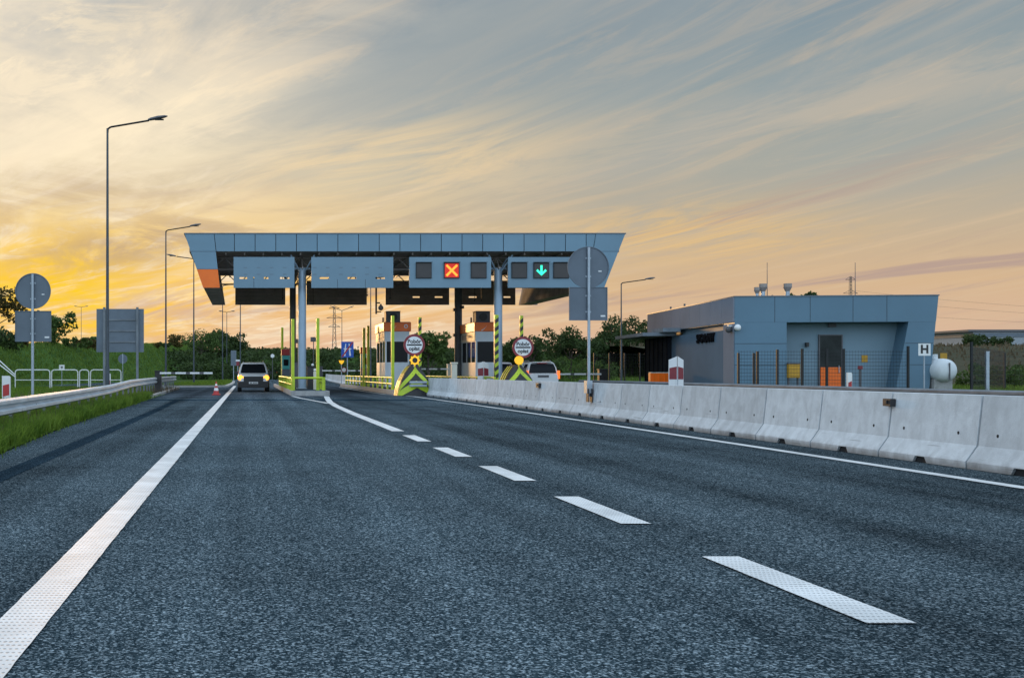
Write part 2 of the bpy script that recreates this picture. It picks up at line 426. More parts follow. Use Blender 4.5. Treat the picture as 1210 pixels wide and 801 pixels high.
# two broad luminous cloud banks, left and above the plaza
s4 = streak(.75, 1.5, 77.0, 9, .66, 1.6)
for a0, e0, ka, ke, slope, amt, colr in ((.125, .185, 6.5, 26.0, .10, .72, (250,216,160)), (-.11, .205, 7.5, 15.0, .12, .65, (255,238,204)), (-.02, .30, 5.5, 22.0, .25, .45, (246,228,200)), (.55, .215, 4.0, 40.0, .11, .35, (226,200,168))):
    u_ = t.m('MULTIPLY', t.m('SUBTRACT', az, a0), ka)
    v_ = t.m('MULTIPLY', t.m('SUBTRACT', el, t.m('ADD', t.m('MULTIPLY', t.m('SUBTRACT', az, a0), slope), e0)), ke)
    gg = t.m('POWER', 2.718, t.m('MULTIPLY', t.m('ADD', t.m('MULTIPLY', u_, u_), t.m('MULTIPLY', v_, v_)), -1.0))
    sky = t.mix(t.m('MULTIPLY', t.m('MULTIPLY', gg, t.smooth(s4, .34, .58)), amt), sky, lin(colr))
# mauve cloud bars low over the horizon
d1 = streak(.35, .9, 63.0, 6, .6, 1.2)
df = t.m('MULTIPLY', t.smooth(d1, .50, .66), t.m('MULTIPLY', t.smooth(el, .02, .07), t.smooth(el, .20, .11)))
sky = t.mix(t.m('MULTIPLY', df, .8), sky, lin((176,152,144)))
by = t.m('MULTIPLY', t.m('SUBTRACT', el, t.m('ADD', t.m('MULTIPLY', az, -.03), .128)), 42.0); bx_w = t.m('MULTIPLY', t.m('SUBTRACT', az, .40), 8.0)
bandf = t.m('POWER', 2.718, t.m('MULTIPLY', t.m('ADD', t.m('MULTIPLY', by, by), t.m('MULTIPLY', bx_w, bx_w)), -1.0))
sky = t.mix(t.m('MULTIPLY', bandf, t.m('MULTIPLY', t.smooth(s3, .35, .6), .45)), sky, lin((246,196,104)))
# gold round the hidden sun
dx = t.m('MULTIPLY', t.m('SUBTRACT', az, -.160), 9.5); dy = t.m('MULTIPLY', t.m('SUBTRACT', el, .070), 17.0)
rr = t.m('ADD', t.m('MULTIPLY', dx, dx), t.m('MULTIPLY', dy, dy))
gl = t.m('POWER', 2.718, t.m('MULTIPLY', rr, -1.0))
gl = t.m('MULTIPLY', gl, t.m('ADD', t.m('MULTIPLY', t.smooth(s3, .62, .40), .55), .45))
sky = t.mix(gl, sky, lin((255,206,0)))
# grey mauve cloud bars crossing the glow
for a0, e0, ka, ke, slope, amt, colr in ((-.095, .116, 10.0, 48.0, .16, .85, (186,160,136)), (-.075, .056, 9.0, 42.0, .10, .75, (208,176,160)), (.10, .135, 6.0, 60.0, .12, .45, (186,168,146)), (-.20, .15, 9.0, 50.0, .1, .5, (196,170,140))):
    u_ = t.m('MULTIPLY', t.m('SUBTRACT', az, a0), ka)
    v_ = t.m('MULTIPLY', t.m('SUBTRACT', el, t.m('ADD', t.m('MULTIPLY', t.m('SUBTRACT', az, a0), slope), e0)), ke)
    gg = t.m('POWER', 2.718, t.m('MULTIPLY', t.m('ADD', t.m('MULTIPLY', u_, u_), t.m('MULTIPLY', v_, v_)), -1.0))
    sky = t.mix(t.m('MULTIPLY', t.m('MULTIPLY', gg, t.smooth(s4, .60, .40)), amt), sky, lin(colr))
# blue dome overhead and behind the photographer, brightened as unseen fill light
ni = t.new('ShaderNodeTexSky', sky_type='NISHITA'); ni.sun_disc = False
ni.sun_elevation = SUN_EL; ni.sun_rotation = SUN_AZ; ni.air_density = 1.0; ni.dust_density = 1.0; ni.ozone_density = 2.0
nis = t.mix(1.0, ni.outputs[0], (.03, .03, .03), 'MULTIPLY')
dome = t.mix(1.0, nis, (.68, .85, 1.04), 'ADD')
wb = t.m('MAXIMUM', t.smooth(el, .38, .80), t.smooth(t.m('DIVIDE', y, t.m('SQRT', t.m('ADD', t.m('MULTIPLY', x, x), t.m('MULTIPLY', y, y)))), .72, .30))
rear = t.m('ADD', 1.0, t.m('MULTIPLY', t.m('MULTIPLY', t.smooth(y, -.15, -.6), t.smooth(el, 1.0, .3)), .55))  # low rear sky raised further to fill in under the canopy
rc_ = t.new('ShaderNodeCombineColor')
for i in range(3): t.link(rear, rc_.inputs[i])
dome = t.mix(1.0, dome, rc_.outputs[0], 'MULTIPLY')
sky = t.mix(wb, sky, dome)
sky = t.mix(t.smooth(z, -.005, -.05), sky, (.06, .07, .06))
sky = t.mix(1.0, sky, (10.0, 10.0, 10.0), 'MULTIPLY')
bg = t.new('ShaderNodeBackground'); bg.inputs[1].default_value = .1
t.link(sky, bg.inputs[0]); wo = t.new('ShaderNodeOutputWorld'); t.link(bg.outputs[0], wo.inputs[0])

sl = bpy.data.lights.new('sun', 'SUN'); so = bpy.data.objects.new('sun', sl); COL.objects.link(so)
sl.energy = 1.0; sl.angle = R(4); sl.color = (1, .56, .22)
so.rotation_euler = (math.pi/2 - SUN_EL, 0, -SUN_AZ + math.pi); so.location = (-20, 100, 30)
from mathutils import Vector
sdir = Vector((math.sin(SUN_AZ)*math.cos(SUN_EL), math.cos(SUN_AZ)*math.cos(SUN_EL), math.sin(SUN_EL)))
so.rotation_euler = sdir.to_track_quat('Z', 'Y').to_euler()

S.view_settings.view_transform = 'Standard'; S.view_settings.look = 'None'
S.view_settings.exposure = .06; S.view_settings.gamma = 1; S.view_settings.use_curve_mapping = False
S.cycles.sample_clamp_indirect = 4.0; S.cycles.max_bounces = 5; S.cycles.diffuse_bounces = 3; S.cycles.use_denoising = True; S.cycles.denoiser = 'OPENIMAGEDENOISE'; S.cycles.denoising_input_passes = 'RGB_ALBEDO_NORMAL'; S.cycles.denoising_prefilter = 'ACCURATE'

# ------------------------------------------------------------------ ground, road
def sheet(name, poly, z, material, kind='structure'):
    mb = MB(); mb.add([(p[0], p[1], z) for p in poly], [tuple(range(len(poly)))])
    return tag(mb.build(name, material), kind=kind)
sheet('ground', [(-3000,-300),(3000,-300),(3000,4000),(-3000,4000)], -.07, 'turf')
EDGE = [(-3.25,-6),(-3.3,8),(-3.4,15),(-3.7,21),(-3.82,26),(-4.0,40),(-4.2,49),(-4.45,64),(-4.75,78)]
def edge_x(d):
    for a, b in zip(EDGE[:-1], EDGE[1:]):
        if d <= b[1]: return a[0] + (b[0]-a[0])*max(0, d-a[1])/(b[1]-a[1])
    return EDGE[-1][0]
sheet('road', EDGE + [(-6.2,81),(-9,84),(-16,90),(-26,108),(-26,124),(-14,126),(-8,135),(-3,150),(-1.5,178),(17.0,178),(17.0,-6)], 0.0, 'asphalt')
sheet('repaired_strip', [(-2.79,-4),(-2.52,-4),(-2.55,30),(-2.68,44),(-2.95,44),(-2.83,30)], .004, 'asphalt_dark')
sheet('expansion_strip', [(-4.1,44.2),(8.2,44.2),(8.2,46.3),(-4.1,46.3)], .0045, 'asphalt_dark')
sheet('plaza_pavement', [(-4.18,49.5),(8.2,49.5),(8.2,50.2),(17,50.2),(17,96),(-4.9,96),(-4.7,78)], .0042, 'asphalt_worn')
def strip(cl, w, z=.009, name='road_marking'):
    dn = []
    for a, b in zip(cl[:-1], cl[1:]):
        n = max(1, int((b[1]-a[1])/(.10 if b[1] < 26 else .6)))
        dn += [(a[0]+(b[0]-a[0])*k/n, a[1]+(b[1]-a[1])*k/n) for k in range(n)]
    dn.append(cl[-1]); cl = dn; rj = random.Random(len(cl))
    L = []; Rr = []
    for i, (px, py) in enumerate(cl):
        a = cl[max(0, i-1)]; b = cl[min(len(cl)-1, i+1)]
        dxx, dyy = b[0]-a[0], b[1]-a[1]; l = math.hypot(dxx, dyy); nx, ny = -dyy/l, dxx/l
        j1 = w/2 + rj.uniform(-.0025, .002); j2 = w/2 + rj.uniform(-.0025, .002)
        L.append((px+nx*j1, py+ny*j1, z)); Rr.append((px-nx*j2, py-ny*j2, z))
    mb = MB(); n = len(L)
    mb.add(L+Rr, [(i, n+i, n+i+1, i+1) for i in range(n-1)])
    return tag(mb.build(name, 'mark'), kind='structure')
strip([(-1.012, d) for d in (-4, 5, 15, 30, 45, 60, 75, 92)], .228)
for k in range(-1, 5):
    d0 = 4.97 + 3.27*k
    strip([(2.89, d0), (2.89, d0+1.80)], .226, .009)
strip([(2.89, 21.2), (2.90, 30), (2.98, 37), (3.14, 42), (3.42, 47), (3.74, 52.3)], .24)
strip([(2.93, 40.0), (2.62, 44.5), (2.34, 48), (2.14, 52.3)], .16, .0135)
def barrier_x(d):
    return 8.33 + .34*math.sin(max(0, min(1, (d-8)/46.0))*math.pi*.78)
strip([(barrier_x(d)-.80, d) for d in (0, 4, 8, 12, 16, 20, 25, 30, 35, 40, 46, 52)], .17)
strip([(barrier_x(54)-.8, 52.05), (7.1, 57), (7.0, 66), (7.0, 84)], .15)

# verge
vp = [(edge_x(d), d) for d in (-6, 8, 15, 21, 26, 40, 49)]
sheet('verge', vp + [(-5.2,49.01),(-5.6,78),(-9.0,81),(-40,88),(-40,-6)], .02, 'turf')
sheet('gravel_margin', [(-4.34,49.02),(-4.58,64),(-4.88,77.9),(-5.6,77.95),(-5.2,49.02)], .03, 'gravel')
mb = MB()
ks = [(edge_x(d), d) for d in (48.8, 55, 64, 72, 78)] + [(-6.2,80.9),(-8.8,83.6)]
for a, b in zip(ks[:-1], ks[1:]):
    mb.add([(a[0],a[1],0),(a[0]-.15,a[1],0),(a[0]-.15,a[1],.13),(a[0],a[1],.13),(b[0],b[1],0),(b[0]-.15,b[1],0),(b[0]-.15,b[1],.13),(b[0],b[1],.13)],
           [(0,1,2,3),(4,7,6,5),(0,3,7,4),(3,2,6,7),(2,1,5,6)])
tag(mb.build('kerb', 'kerb'), kind='structure')
# kerbed grass island closing the left lane
isl = [(-1.5,86),(-3,84.3),(-5.0,83.6),(-6.4,84.6),(-7.2,88),(-7.4,95),(-6.4,108),(-4.6,124),(-2.6,140),(-1.6,138),(-1.3,120),(-1.3,100)]
mb = MB(); mb.prism(isl, 'z', .0, .13); tag(mb.build('kerb', 'kerb'), kind='structure')
cx = sum(p[0] for p in isl)/len(isl); cy = sum(p[1] for p in isl)/len(isl)
isl2 = [(cx+(p[0]-cx)*.90, cy+(p[1]-cy)*.975) for p in isl]
sheet('verge', isl2, .137, 'turf')

# terrain
def grid(name, xs, ys, hf, material):
    vs = [(px, py, hf(px, py)) for py in ys for px in xs]; n = len(xs); fs = []
    for j in range(len(ys)-1):
        for i in range(n-1): fs.append((j*n+i, j*n+i+1, (j+1)*n+i+1, (j+1)*n+i))
    mb = MB(); mb.add(vs, fs); o = mb.build(name, material)
    for p in o.data.polygons: p.use_smooth = True
    return tag(o, kind='structure')
def sst(a, b, v):
    u = max(0, min(1, (v-a)/(b-a))); return u*u*(3-2*u)
def bumpy(px, py): return .22*math.sin(px*.31+1.3)*math.sin(py*.17) + .12*math.sin(px*.9+py*.43) + .07*math.sin(px*2.1-py*1.3)
def foot_x(py): return -17 + 5.5*sst(85, 190, py) + 2.5*sst(190, 320, py)
def left_h(px, py):
    crest = 1.10 + .0245*max(70, py)
    f = foot_x(py); u = sst(f, f-6.5, px)
    return -.09 + u*(crest + bumpy(px, py)*1.1) + .5*sst(f-8, -120, px)
def crest_d(px):
    d = 75.0
    while d < 380 and PX(px, d) > foot_x(d) - 6.2: d += 1
    return d
grid('embankment', list(np.arange(-8, -30, -.8)) + list(np.arange(-30, -200, -6)), list(np.arange(60, 400, 3)), left_h, 'bank')
def far_h(px, py):
    crest = 3.6 + 1.4*math.sin(px*.02+.8) + .3*bumpy(px, py)
    u = sst(186, 222, py); return -.09 + u*crest + .6*u*bumpy(px*.7, py*.6)
grid('embankment', list(np.arange(-60, 130, 2.5)), list(np.arange(180, 270, 3)), far_h, 'bank')
def right_h(px, py):
    u = sst(95, 190, py); return -.09 + u*(5.6 + .8*bumpy(px*.3, py*.3)) + .02*max(0, py-190)
grid('field', list(np.arange(60, 330, 6)), list(np.arange(90, 420, 6)), right_h, 'field')

# ------------------------------------------------------------------ vegetation
def blades(name, pts, h, w, material, parent=None, lean=.35):
    pts = np.asarray(pts, float); n = len(pts)
    a = RNG.uniform(0, 2*np.pi, n); hh = h*RNG.uniform(.45, 1.15, n)
    ux, uy = np.cos(a)*w/2, np.sin(a)*w/2
    lx, ly = RNG.normal(0, lean, n)*hh, RNG.normal(0, lean, n)*hh
    v = np.empty((n, 5, 3))
    v[:,0] = pts + np.stack([-ux,-uy,0*ux],1); v[:,1] = pts + np.stack([ux,uy,0*ux],1)
    mid = pts + np.stack([lx*.35,ly*.35,hh*.6],1)
    v[:,2] = mid + np.stack([ux*.7,uy*.7,0*ux],1); v[:,3] = mid + np.stack([-ux*.7,-uy*.7,0*ux],1)
    v[:,4] = pts + np.stack([lx,ly,hh],1)
    b = np.arange(n)[:,None]*5
    # tris so that one polygon size fits all
    f = np.concatenate([b+np.array([[0,1,2]]), b+np.array([[0,2,3]]), b+np.array([[3,2,4]])], 0)
    return raw_mesh(name, v.reshape(-1,3), f, 3, material, parent)

# tall grass between the carriageway and the guard rail
P = []
for _ in range(70000):
    d = 10 + 40*random.random()**1.5
    ex = edge_x(d); wdt = 1.7
    u = random.random()
    P.append((ex - .03 - u*wdt + .05*math.sin(d*3), d, .02))
P = np.array(P)
o = blades('grass', P, .30, .02, 'grass'); tag(o, 'tall green grass on the verge in front of the left guard rail', 'grass', kind='stuff')
P = []
for _ in range(30000):
    d = 18 + 60*random.random(); P.append((edge_x(min(d,78)) - (1.7 if d < 49 else 1.4) - 9*random.random()**1.3, d, .0))
o = blades('grass', P, .26, .035, 'grass'); tag(o, 'mown grass behind the left guard rail below the embankment', 'grass', kind='stuff')
# embankment tufts
P = []
while len(P) < 34000:
    px = -8.5 - 16*random.random(); py = 75 + 230*random.random()**1.3
    z_ = left_h(px, py)
    if z_ > 0: P.append((px, py, z_-.03))
o = blades('grass', P, .42, .10, 'weeds'); tag(o, 'rough grass tufts covering the left embankment', 'grass', kind='stuff')
P = []
for _ in range(2600):
    d = 10 + 45*random.random()**1.3; P.append((edge_x(d) + random.gauss(-.05, .09), d, .01))
o = blades('grass', P, .09, .012, 'grass'); tag(o, 'short stray grass creeping over the left edge of the asphalt', 'grass', kind='stuff')
P = []
for _ in range(2600):
    d = 12 + 60*random.random(); P.append((edge_x(min(d,48)) - .15 - 5*random.random()**1.5, d, .02))
o = blades('weeds', P, .42, .018, 'dry', lean=.25); tag(o, 'dry straw coloured stalks among the grass along the left guard rail', 'grass', kind='stuff')
P = []
for _ in range(2500):
    i = random.randrange(len(isl2)); a = isl2[i]; u = math.sqrt(random.random()); b = isl2[(i+1) % len(isl2)]; s_ = random.random()
    P.append((cx+(a[0]+(b[0]-a[0])*s_-cx)*u, cy+(a[1]+(b[1]-a[1])*s_-cy)*u, .13))
o = blades('grass', P, .2, .06, 'grass'); tag(o, 'short grass on the kerbed island behind the traffic cone', 'grass', kind='stuff')
P = []
while len(P) < 16000:
    px = 20 + 75*random.random(); py = 150 + 85*random.random()
    P.append((px, py, max(-.05, far_h(px, py) if py > 180 else -.05)))
o = blades('grass', P, .55, .16, 'weeds'); tag(o, 'rough grass on the slope behind the white car and the lamp', 'grass', kind='stuff')
P = []
for _ in range(16000):
    px = 17.9 + 32*random.random(); py = 41 + 20*random.random()
    if 20.5 < px < 33 and py > 49.5: continue
    P.append((px, py, -.06))
for _ in range(9000):
    P.append((32 + 26*random.random(), 46 + 30*random.random(), -.06))
o = blades('grass', P, .50, .05, 'weeds'); tag(o, 'weeds and tall grass along the mesh fence by the office building', 'grass', kind='stuff')
P = []
while len(P) < 9000:
    px = 60 + 220*random.random(); py = 110 + 150*random.random(); P.append((px, py, right_h(px, py)-.05))
o = blades('grass', P, .8, .30, 'dry'); tag(o, 'dry growth on the field behind the gas tank', 'grass', kind='stuff')

def leaves(name, blobs, n, size, material, parent=None, hollow=.35):
    """blobs: (cx,cy,cz, rx,ry,rz); leaf quads in clumps through the volume"""
    blobs = np.asarray(blobs, float)
    vol = blobs[:,3]*blobs[:,4]*blobs[:,5]; pr = vol**.8; pr /= pr.sum()
    k = RNG.choice(len(blobs), n, p=pr)
    d = RNG.normal(size=(n,3)); d /= np.linalg.norm(d, axis=1)[:,None]
    r = RNG.uniform(hollow, 1, n)**.5
    c = blobs[k,:3] + d*r[:,None]*blobs[k,3:] * RNG.uniform(.8, 1.12, n)[:,None]
    u = RNG.normal(size=(n,3)); u /= np.linalg.norm(u, axis=1)[:,None]
    w = np.cross(u, RNG.normal(size=(n,3))); w /= np.linalg.norm(w, axis=1)[:,None]
    sz = size*RNG.uniform(.5, 1.3, n)[:,None]
    v = np.stack([c-u*sz, c+w*sz*.55, c+u*sz, c-w*sz*.55], 1).reshape(-1,3)
    return raw_mesh(name, v, np.arange(n*4).reshape(-1,4), 4, material, parent)

def tree(label, loc, h, w, n=2600, size=.22, material='leafdark', name='tree', seed=0, group=None, trunk=.25, cat='tree'):
    rd = random.Random(seed); T = thing(name, label, cat, loc, rd.random()*6, group)
    mb = MB(); tp = h*trunk
    mb.tube((0,0,-.3), (0,0,tp), h*.028, h*.02, 8); tips = []
    mb.tube((0,0,tp), (rd.uniform(-.1,.1)*w, rd.uniform(-.1,.1)*w, h*.8), h*.02, h*.005, 6)
    for k in range(9):
        a = k*2.4 + rd.random(); zz0 = tp + (h*.5)*rd.random()*.8; rr_ = w*.5*rd.uniform(.45, .9); z1 = min(h*.92, zz0 + h*rd.uniform(.12, .38))
        tip = (math.cos(a)*rr_, math.sin(a)*rr_, z1); mb.tube((0,0,zz0), tip, h*.011, h*.003, 5); tips.append(tip)
    mb.build('trunk', 'bark', T)
    bl = [(0, 0, h*.72, w*.25, w*.25, h*.22)]
    for tip in tips:
        s_ = rd.uniform(.12, .22)*w; bl.append((*tip, s_*1.15, s_*1.15, s_*.85))
        for q in range(2):
            s2_ = s_*rd.uniform(.45, .7); bl.append((tip[0]+rd.uniform(-1,1)*s_*1.2, tip[1]+rd.uniform(-1,1)*s_*1.2, tip[2]+rd.uniform(-.6,1)*s_, s2_, s2_, s2_*.8))
    leaves('crown', bl, n, size, material, T)
    return T
def bush(label, loc, h, w, n=900, size=.2, material='leafdark', seed=0, group=None):
    rd = random.Random(seed); T = thing('bush', label, 'bush', loc, 0, group)
    mb = MB(); bl = []
    for k in range(7):
        a = k*2.4; rr_ = w*.5*rd.uniform(.2, .9); tip = (math.cos(a)*rr_, math.sin(a)*rr_, h*rd.uniform(.45, .85))
        mb.tube((0,0,-.2), tip, h*.02, h*.006, 5); s_ = h*rd.uniform(.22, .34); bl.append((*tip, s_*1.2, s_*1.2, s_))
        bl.append((tip[0]*.8, tip[1]*.8, h*.25, s_*1.2, s_*1.2, h*.28))
    mb.build('stem', 'bark', T); leaves('crown', bl, n, size, material, T)
    return T

def at_left(px, d):
    X = PX(px, d); return (X, d, left_h(X, d))
# trees on the left crest
G = 'trees along the left embankment crest'
tree('reddish leafy tree cut by the left photo edge beside the round sign', (PX(-13, 92), 92, 2.7), PZ(338, 92)-2.7, 5.4, 2600, .17, 'leafwarm', seed=3, group=G, trunk=.2)
tree('dark tree half hidden behind the square plate of the left round sign', (PX(58, 122), 122, 3.7), PZ(369, 122)-3.7, 6.0, 2600, .22, 'leafmid', seed=5, group=G, trunk=.1)
for i, (px, d, top, w, lab, mt) in enumerate([
    (5, 92, 388, 3.6, 'low dark bush under the reddish tree at the left edge', 'leafdark'),
    (24, 96, 398, 3.4, 'small bush behind the left edge of the round sign post', 'leafwarm'),
    (80, 150, 398, 6.0, 'low bush just right of the tree behind the round sign', 'leafmid'),
    (93, 130, 399, 2.4, 'small twiggy bush under the golden glow left of the square board', 'leafwarm'),
    (105, 130, 401, 2.6, 'low bush next to the left edge of the square board', 'leafwarm'),
    (113, 130, 398, 3.0, 'rounded bush touching the left edge of the ribbed square board', 'leafmid'),
    (181, 150, 405, 3.0, 'small reddish bush right of the ribbed square board', 'leafwarm'),
    (206, 170, 396, 5.5, 'reddish bush between the second and third street lamps', 'leafwarm'),
    (190, 175, 404, 5.0, 'low dark bush behind the second street lamp', 'leafdark'),
    (222, 200, 402, 7.0, 'dark bush left of the third street lamp pole', 'leafdark')]):
    d = crest_d(px); x0, d0, z0 = at_left(px, d); bush(lab, (x0, d0, z0-.1), max(.8, PZ(top, d)-z0), w, 900, .16 + .0005*d, mt, 20+i, 'bushes along the left embankment crest')
tree('open airy tree between the third lamp and the far twin lamp', (PX(238, 205), 205, 3.6), PZ(386, 205)-3.6, 7.5, 1500, .22, 'leafmid', seed=8, group=G, trunk=.15)
tree('dense dark tree behind the far twin arm lamp', (PX(257, 215), 215, 3.2), PZ(388, 215)-3.2, 9.5, 3800, .26, 'leafdark', seed=9, group=G, trunk=.1)
tree('dark tree sloping down right of the far twin arm lamp', (PX(273, 220), 220, 3.0), PZ(394, 220)-3.0, 8.0, 3000, .26, 'leafdark', seed=10, group=G, trunk=.1)
# distant wood band behind the plaza
bl = []
for i in range(150):
    px = -14 + 70*i/150; py = random.uniform(196, 232)
    top = 4.9 + .35*math.sin(px*.23) + .4*random.random()
    if px > 40: top += .7*sst(40, 56, px)
    gz = far_h(px, py); hh = (top - gz)/2
    bl.append((px + random.uniform(-1, 1), py, gz+hh*.95, 2.8, 4, max(1.2, hh*1.05)))
for i in range(60):
    px = -13 + 58*random.random(); py = random.uniform(180, 196); bl.append((px, py, 1.3, 2.4, 3, 1.7))
o = leaves('far_wood', bl, 42000, .34, 'leafdark'); tag(o, 'dark wood on the bank closing the view behind the toll plaza', 'wood', kind='stuff')
bl = []
for i in range(70):
    px = 50 + 100*i/70; py = 222 + random.uniform(-6, 10); gz = far_h(min(px,128), py); bl.append((px, py, gz+.7, 2.6, 3, 1.3 + .8*random.random()))
o = leaves('far_hedge', bl, 12000, .32, 'leafdark'); tag(o, 'dark hedge along the crest of the slope right of the plaza', 'hedge', kind='stuff')
G = 'trees on the slope right of the toll plaza'
for i, (px, d, top, w, lab, n, mt) in enumerate([
    (507, 120, 387, 4.0, 'small dark tree behind the left toll round sign', 1800, 'leafmid'),
    (628, 150, 391, 6.8, 'dark rounded tree behind the right toll round sign', 2600, 'leafdark'),
    (606, 160, 404, 5.5, 'low dark tree between the striped column and the round toll sign', 1800, 'leafdark'),
    (674, 190, 380, 7.4, 'domed tree standing alone between the toll signs and the grey sign pair', 3000, 'leafdark'),
    (724, 190, 366, 8.0, 'tall tree directly left of the right street lamp pole', 3200, 'leafdark'),
    (747, 195, 368, 7.4, 'tall dark tree directly right of the right street lamp pole', 3000, 'leafdark'),
    (764, 190, 384, 7.0, 'lower dark tree against the canopy end of the office', 2400, 'leafdark'),
    (705, 180, 396, 5.0, 'low bushy tree right of the grey sign pair post', 1700, 'leafdark')]):
    gz = far_h(PX(px, d), d) if d > 181 else 0
    tree(lab, (PX(px, d), d, gz-.2), PZ(top, d)-gz+.2, w*1.06, int(n*1.5), .13+.0006*d, mt, seed=40+i, group=G, trunk=.12)
for i, (px, d, top, w, lab) in enumerate([
    (945, 75, 343, 2.2, 'tree top showing above the office roof right of its vents'),]):
    tree(lab, (PX(px, d), d, 0), PZ(top, d), w, 1300, .16, 'leafdark', seed=60+i, trunk=.5)
for i, (px, d, top, w, lab) in enumerate([
    (1146, 200, 394, 3.4, 'dark shrub behind the tall fence post right of the gas tank'),
    (1166, 205, 395, 5.0, 'dark shrub in front of the left end of the distant hall'),
    (1186, 210, 398, 4.6, 'low shrub in front of the distant hall near the right edge')]):
    X = PX(px, d); gz = right_h(X, d); bush(lab, (X, d, gz-.1), PZ(top, d)-gz, w, 900, .25, 'leafdark', 70+i, 'shrubs on the dry field')
for i, (px, d, top, w, lab) in enumerate([
    (652, 150, 424, 5.0, 'round shrub on the grass slope behind the white car roof'),
    (676, 155, 422, 6.0, 'wide shrub on the slope just left of the grey sign post'),
    (716, 160, 424, 6.0, 'shrub on the green slope right of the grey sign post'),
    (1190, 70, 428, 4.5, 'green overgrown bush by the right photo edge behind the fence'),
    (1163, 72, 430, 4.5, 'green bush between the gas tank and the right photo edge')]):
    bush(lab, (PX(px, d), d, -.1), max(.9, PZ(top, d)), w, 1500, .13, 'leafmid', 80+i, 'shrubs beyond the right carriageway')

# ------------------------------------------------------------------ concrete barrier
def barrier_mesh(L):
    # cross-section (x towards the far side), with a trapezoid drain notch cut at mid length
    prof = [(0,0),(0,.085),(.13,.27),(.195,.86),(.395,.86),(.46,.27),(.59,.085),(.59,0)]
    ys = [0, L*.42, L*.445, L*.555, L*.58, L]; nz = [0, 0, .075, .075, 0, 0]
    rings = []
    for yy, zb in zip(ys, nz):
        rings.append([(px, yy, max(pz, zb) if pz < .08 else pz) for px, pz in prof])
    mb = MB(); mb.loft(rings); return mb
BL = 1.86; GAP = .034
root = thing('concrete_barrier', 'x', 'barrier', (0,0,0), 0, 'concrete barrier blocks along the right edge line')
barrier_mesh(BL-GAP).build('block', 'conc', root, bevel=.012)
for yy in (.36, 1.50): MB().tube((.142,yy,.40), (.153+.02,yy,.40), .021, .021, 8).build('lifting_hole', 'hole', root)
mb = MB(); mb.box(.03,.56, BL*.43, BL*.57, .0, .072); mb.build('drain_notch', 'hole', root)
root.children[0].name = 'block'
ordw = ['first','second','third','fourth','fifth','sixth','seventh','eighth','ninth','tenth','eleventh','twelfth','thirteenth','fourteenth','fifteenth','sixteenth','seventeenth','eighteenth','nineteenth','twentieth','twenty-first','twenty-second','twenty-third','twenty-fourth']
blocks = []
k0 = 13.0 - 2*BL
for k in range(24):
    d = k0 + BL*k; x0 = barrier_x(d); x1 = barrier_x(d+BL)
    if k < 1: lab = 'pale concrete barrier block nearest the camera, beyond the right photo edge'
    elif k == 1: lab = 'pale concrete barrier block cut by the right photo edge'
    elif k == 3: lab = 'concrete barrier block right of the joint with the dark clip... '
    else: lab = ''
    n = k-1
    feats = {1: 'grey concrete barrier block cut off by the right photo edge',
             2: 'grey concrete barrier block second from the right edge, dark bracket at its far end',
             3: 'grey concrete barrier block third from the right photo edge, just past the dark bracket'}
    lab = feats.get(k, 'grey concrete barrier block, %s in the row from the right edge' % ordw[max(0, n)])
    if k == 0: lab = 'grey concrete barrier block at the near end of the row outside the right photo edge'
    if k == 23: lab = 'grey concrete barrier block at the far end of the row touching the striped crash cushion'
    b = root if k == 0 else copy_tree(root)
    b['label'] = lab; b.location = (x0, d, 0.003); b.rotation_euler = (0, 0, -math.atan2(x1-x0, BL)); blocks.append(b)
# bracket on a joint
T = thing('bracket', 'small black bracket on the top joint between two barrier blocks', 'bracket', (barrier_x(13+BL)+.155, 13+BL, .73))
MB().box(-.055,.02,-.12,.06,-.05,.05).box(-.075,-.055,-.06,.0,-.02,.03).build('plate', 'black', T, bevel=.006)
T = thing('bracket', 'small black bracket near the top of the barrier left of the grey sign post', 'bracket', (barrier_x(33.5)+.155, 33.5, .74))
MB().box(-.055,.02,-.16,.16,-.07,.07).box(-.075,-.055,-.06,.0,-.02,.03).build('plate', 'black', T, bevel=.006)
# far barrier beyond the plaza
def far_bar(u): return (8.7 + 5.0*u**1.6, 84 + 112*u)
proto2 = thing('concrete_barrier', 'row of pale concrete barrier blocks dividing the road beyond the toll plaza', 'barrier', (0,0,0), 0, 'pale barrier blocks beyond the toll plaza')
barrier_mesh(7.0).build('block', 'conc', proto2)
for k in range(16):
    a = far_bar(k/16); c = far_bar((k+1)/16)
    b = proto2 if k == 0 else copy_tree(proto2)
    b['label'] = 'pale concrete barrier length beyond the toll plaza, seen through the middle lane'
    b.location = (a[0], a[1], .0); b.rotation_euler = (0, 0, -math.atan2(c[0]-a[0], c[1]-a[1]))

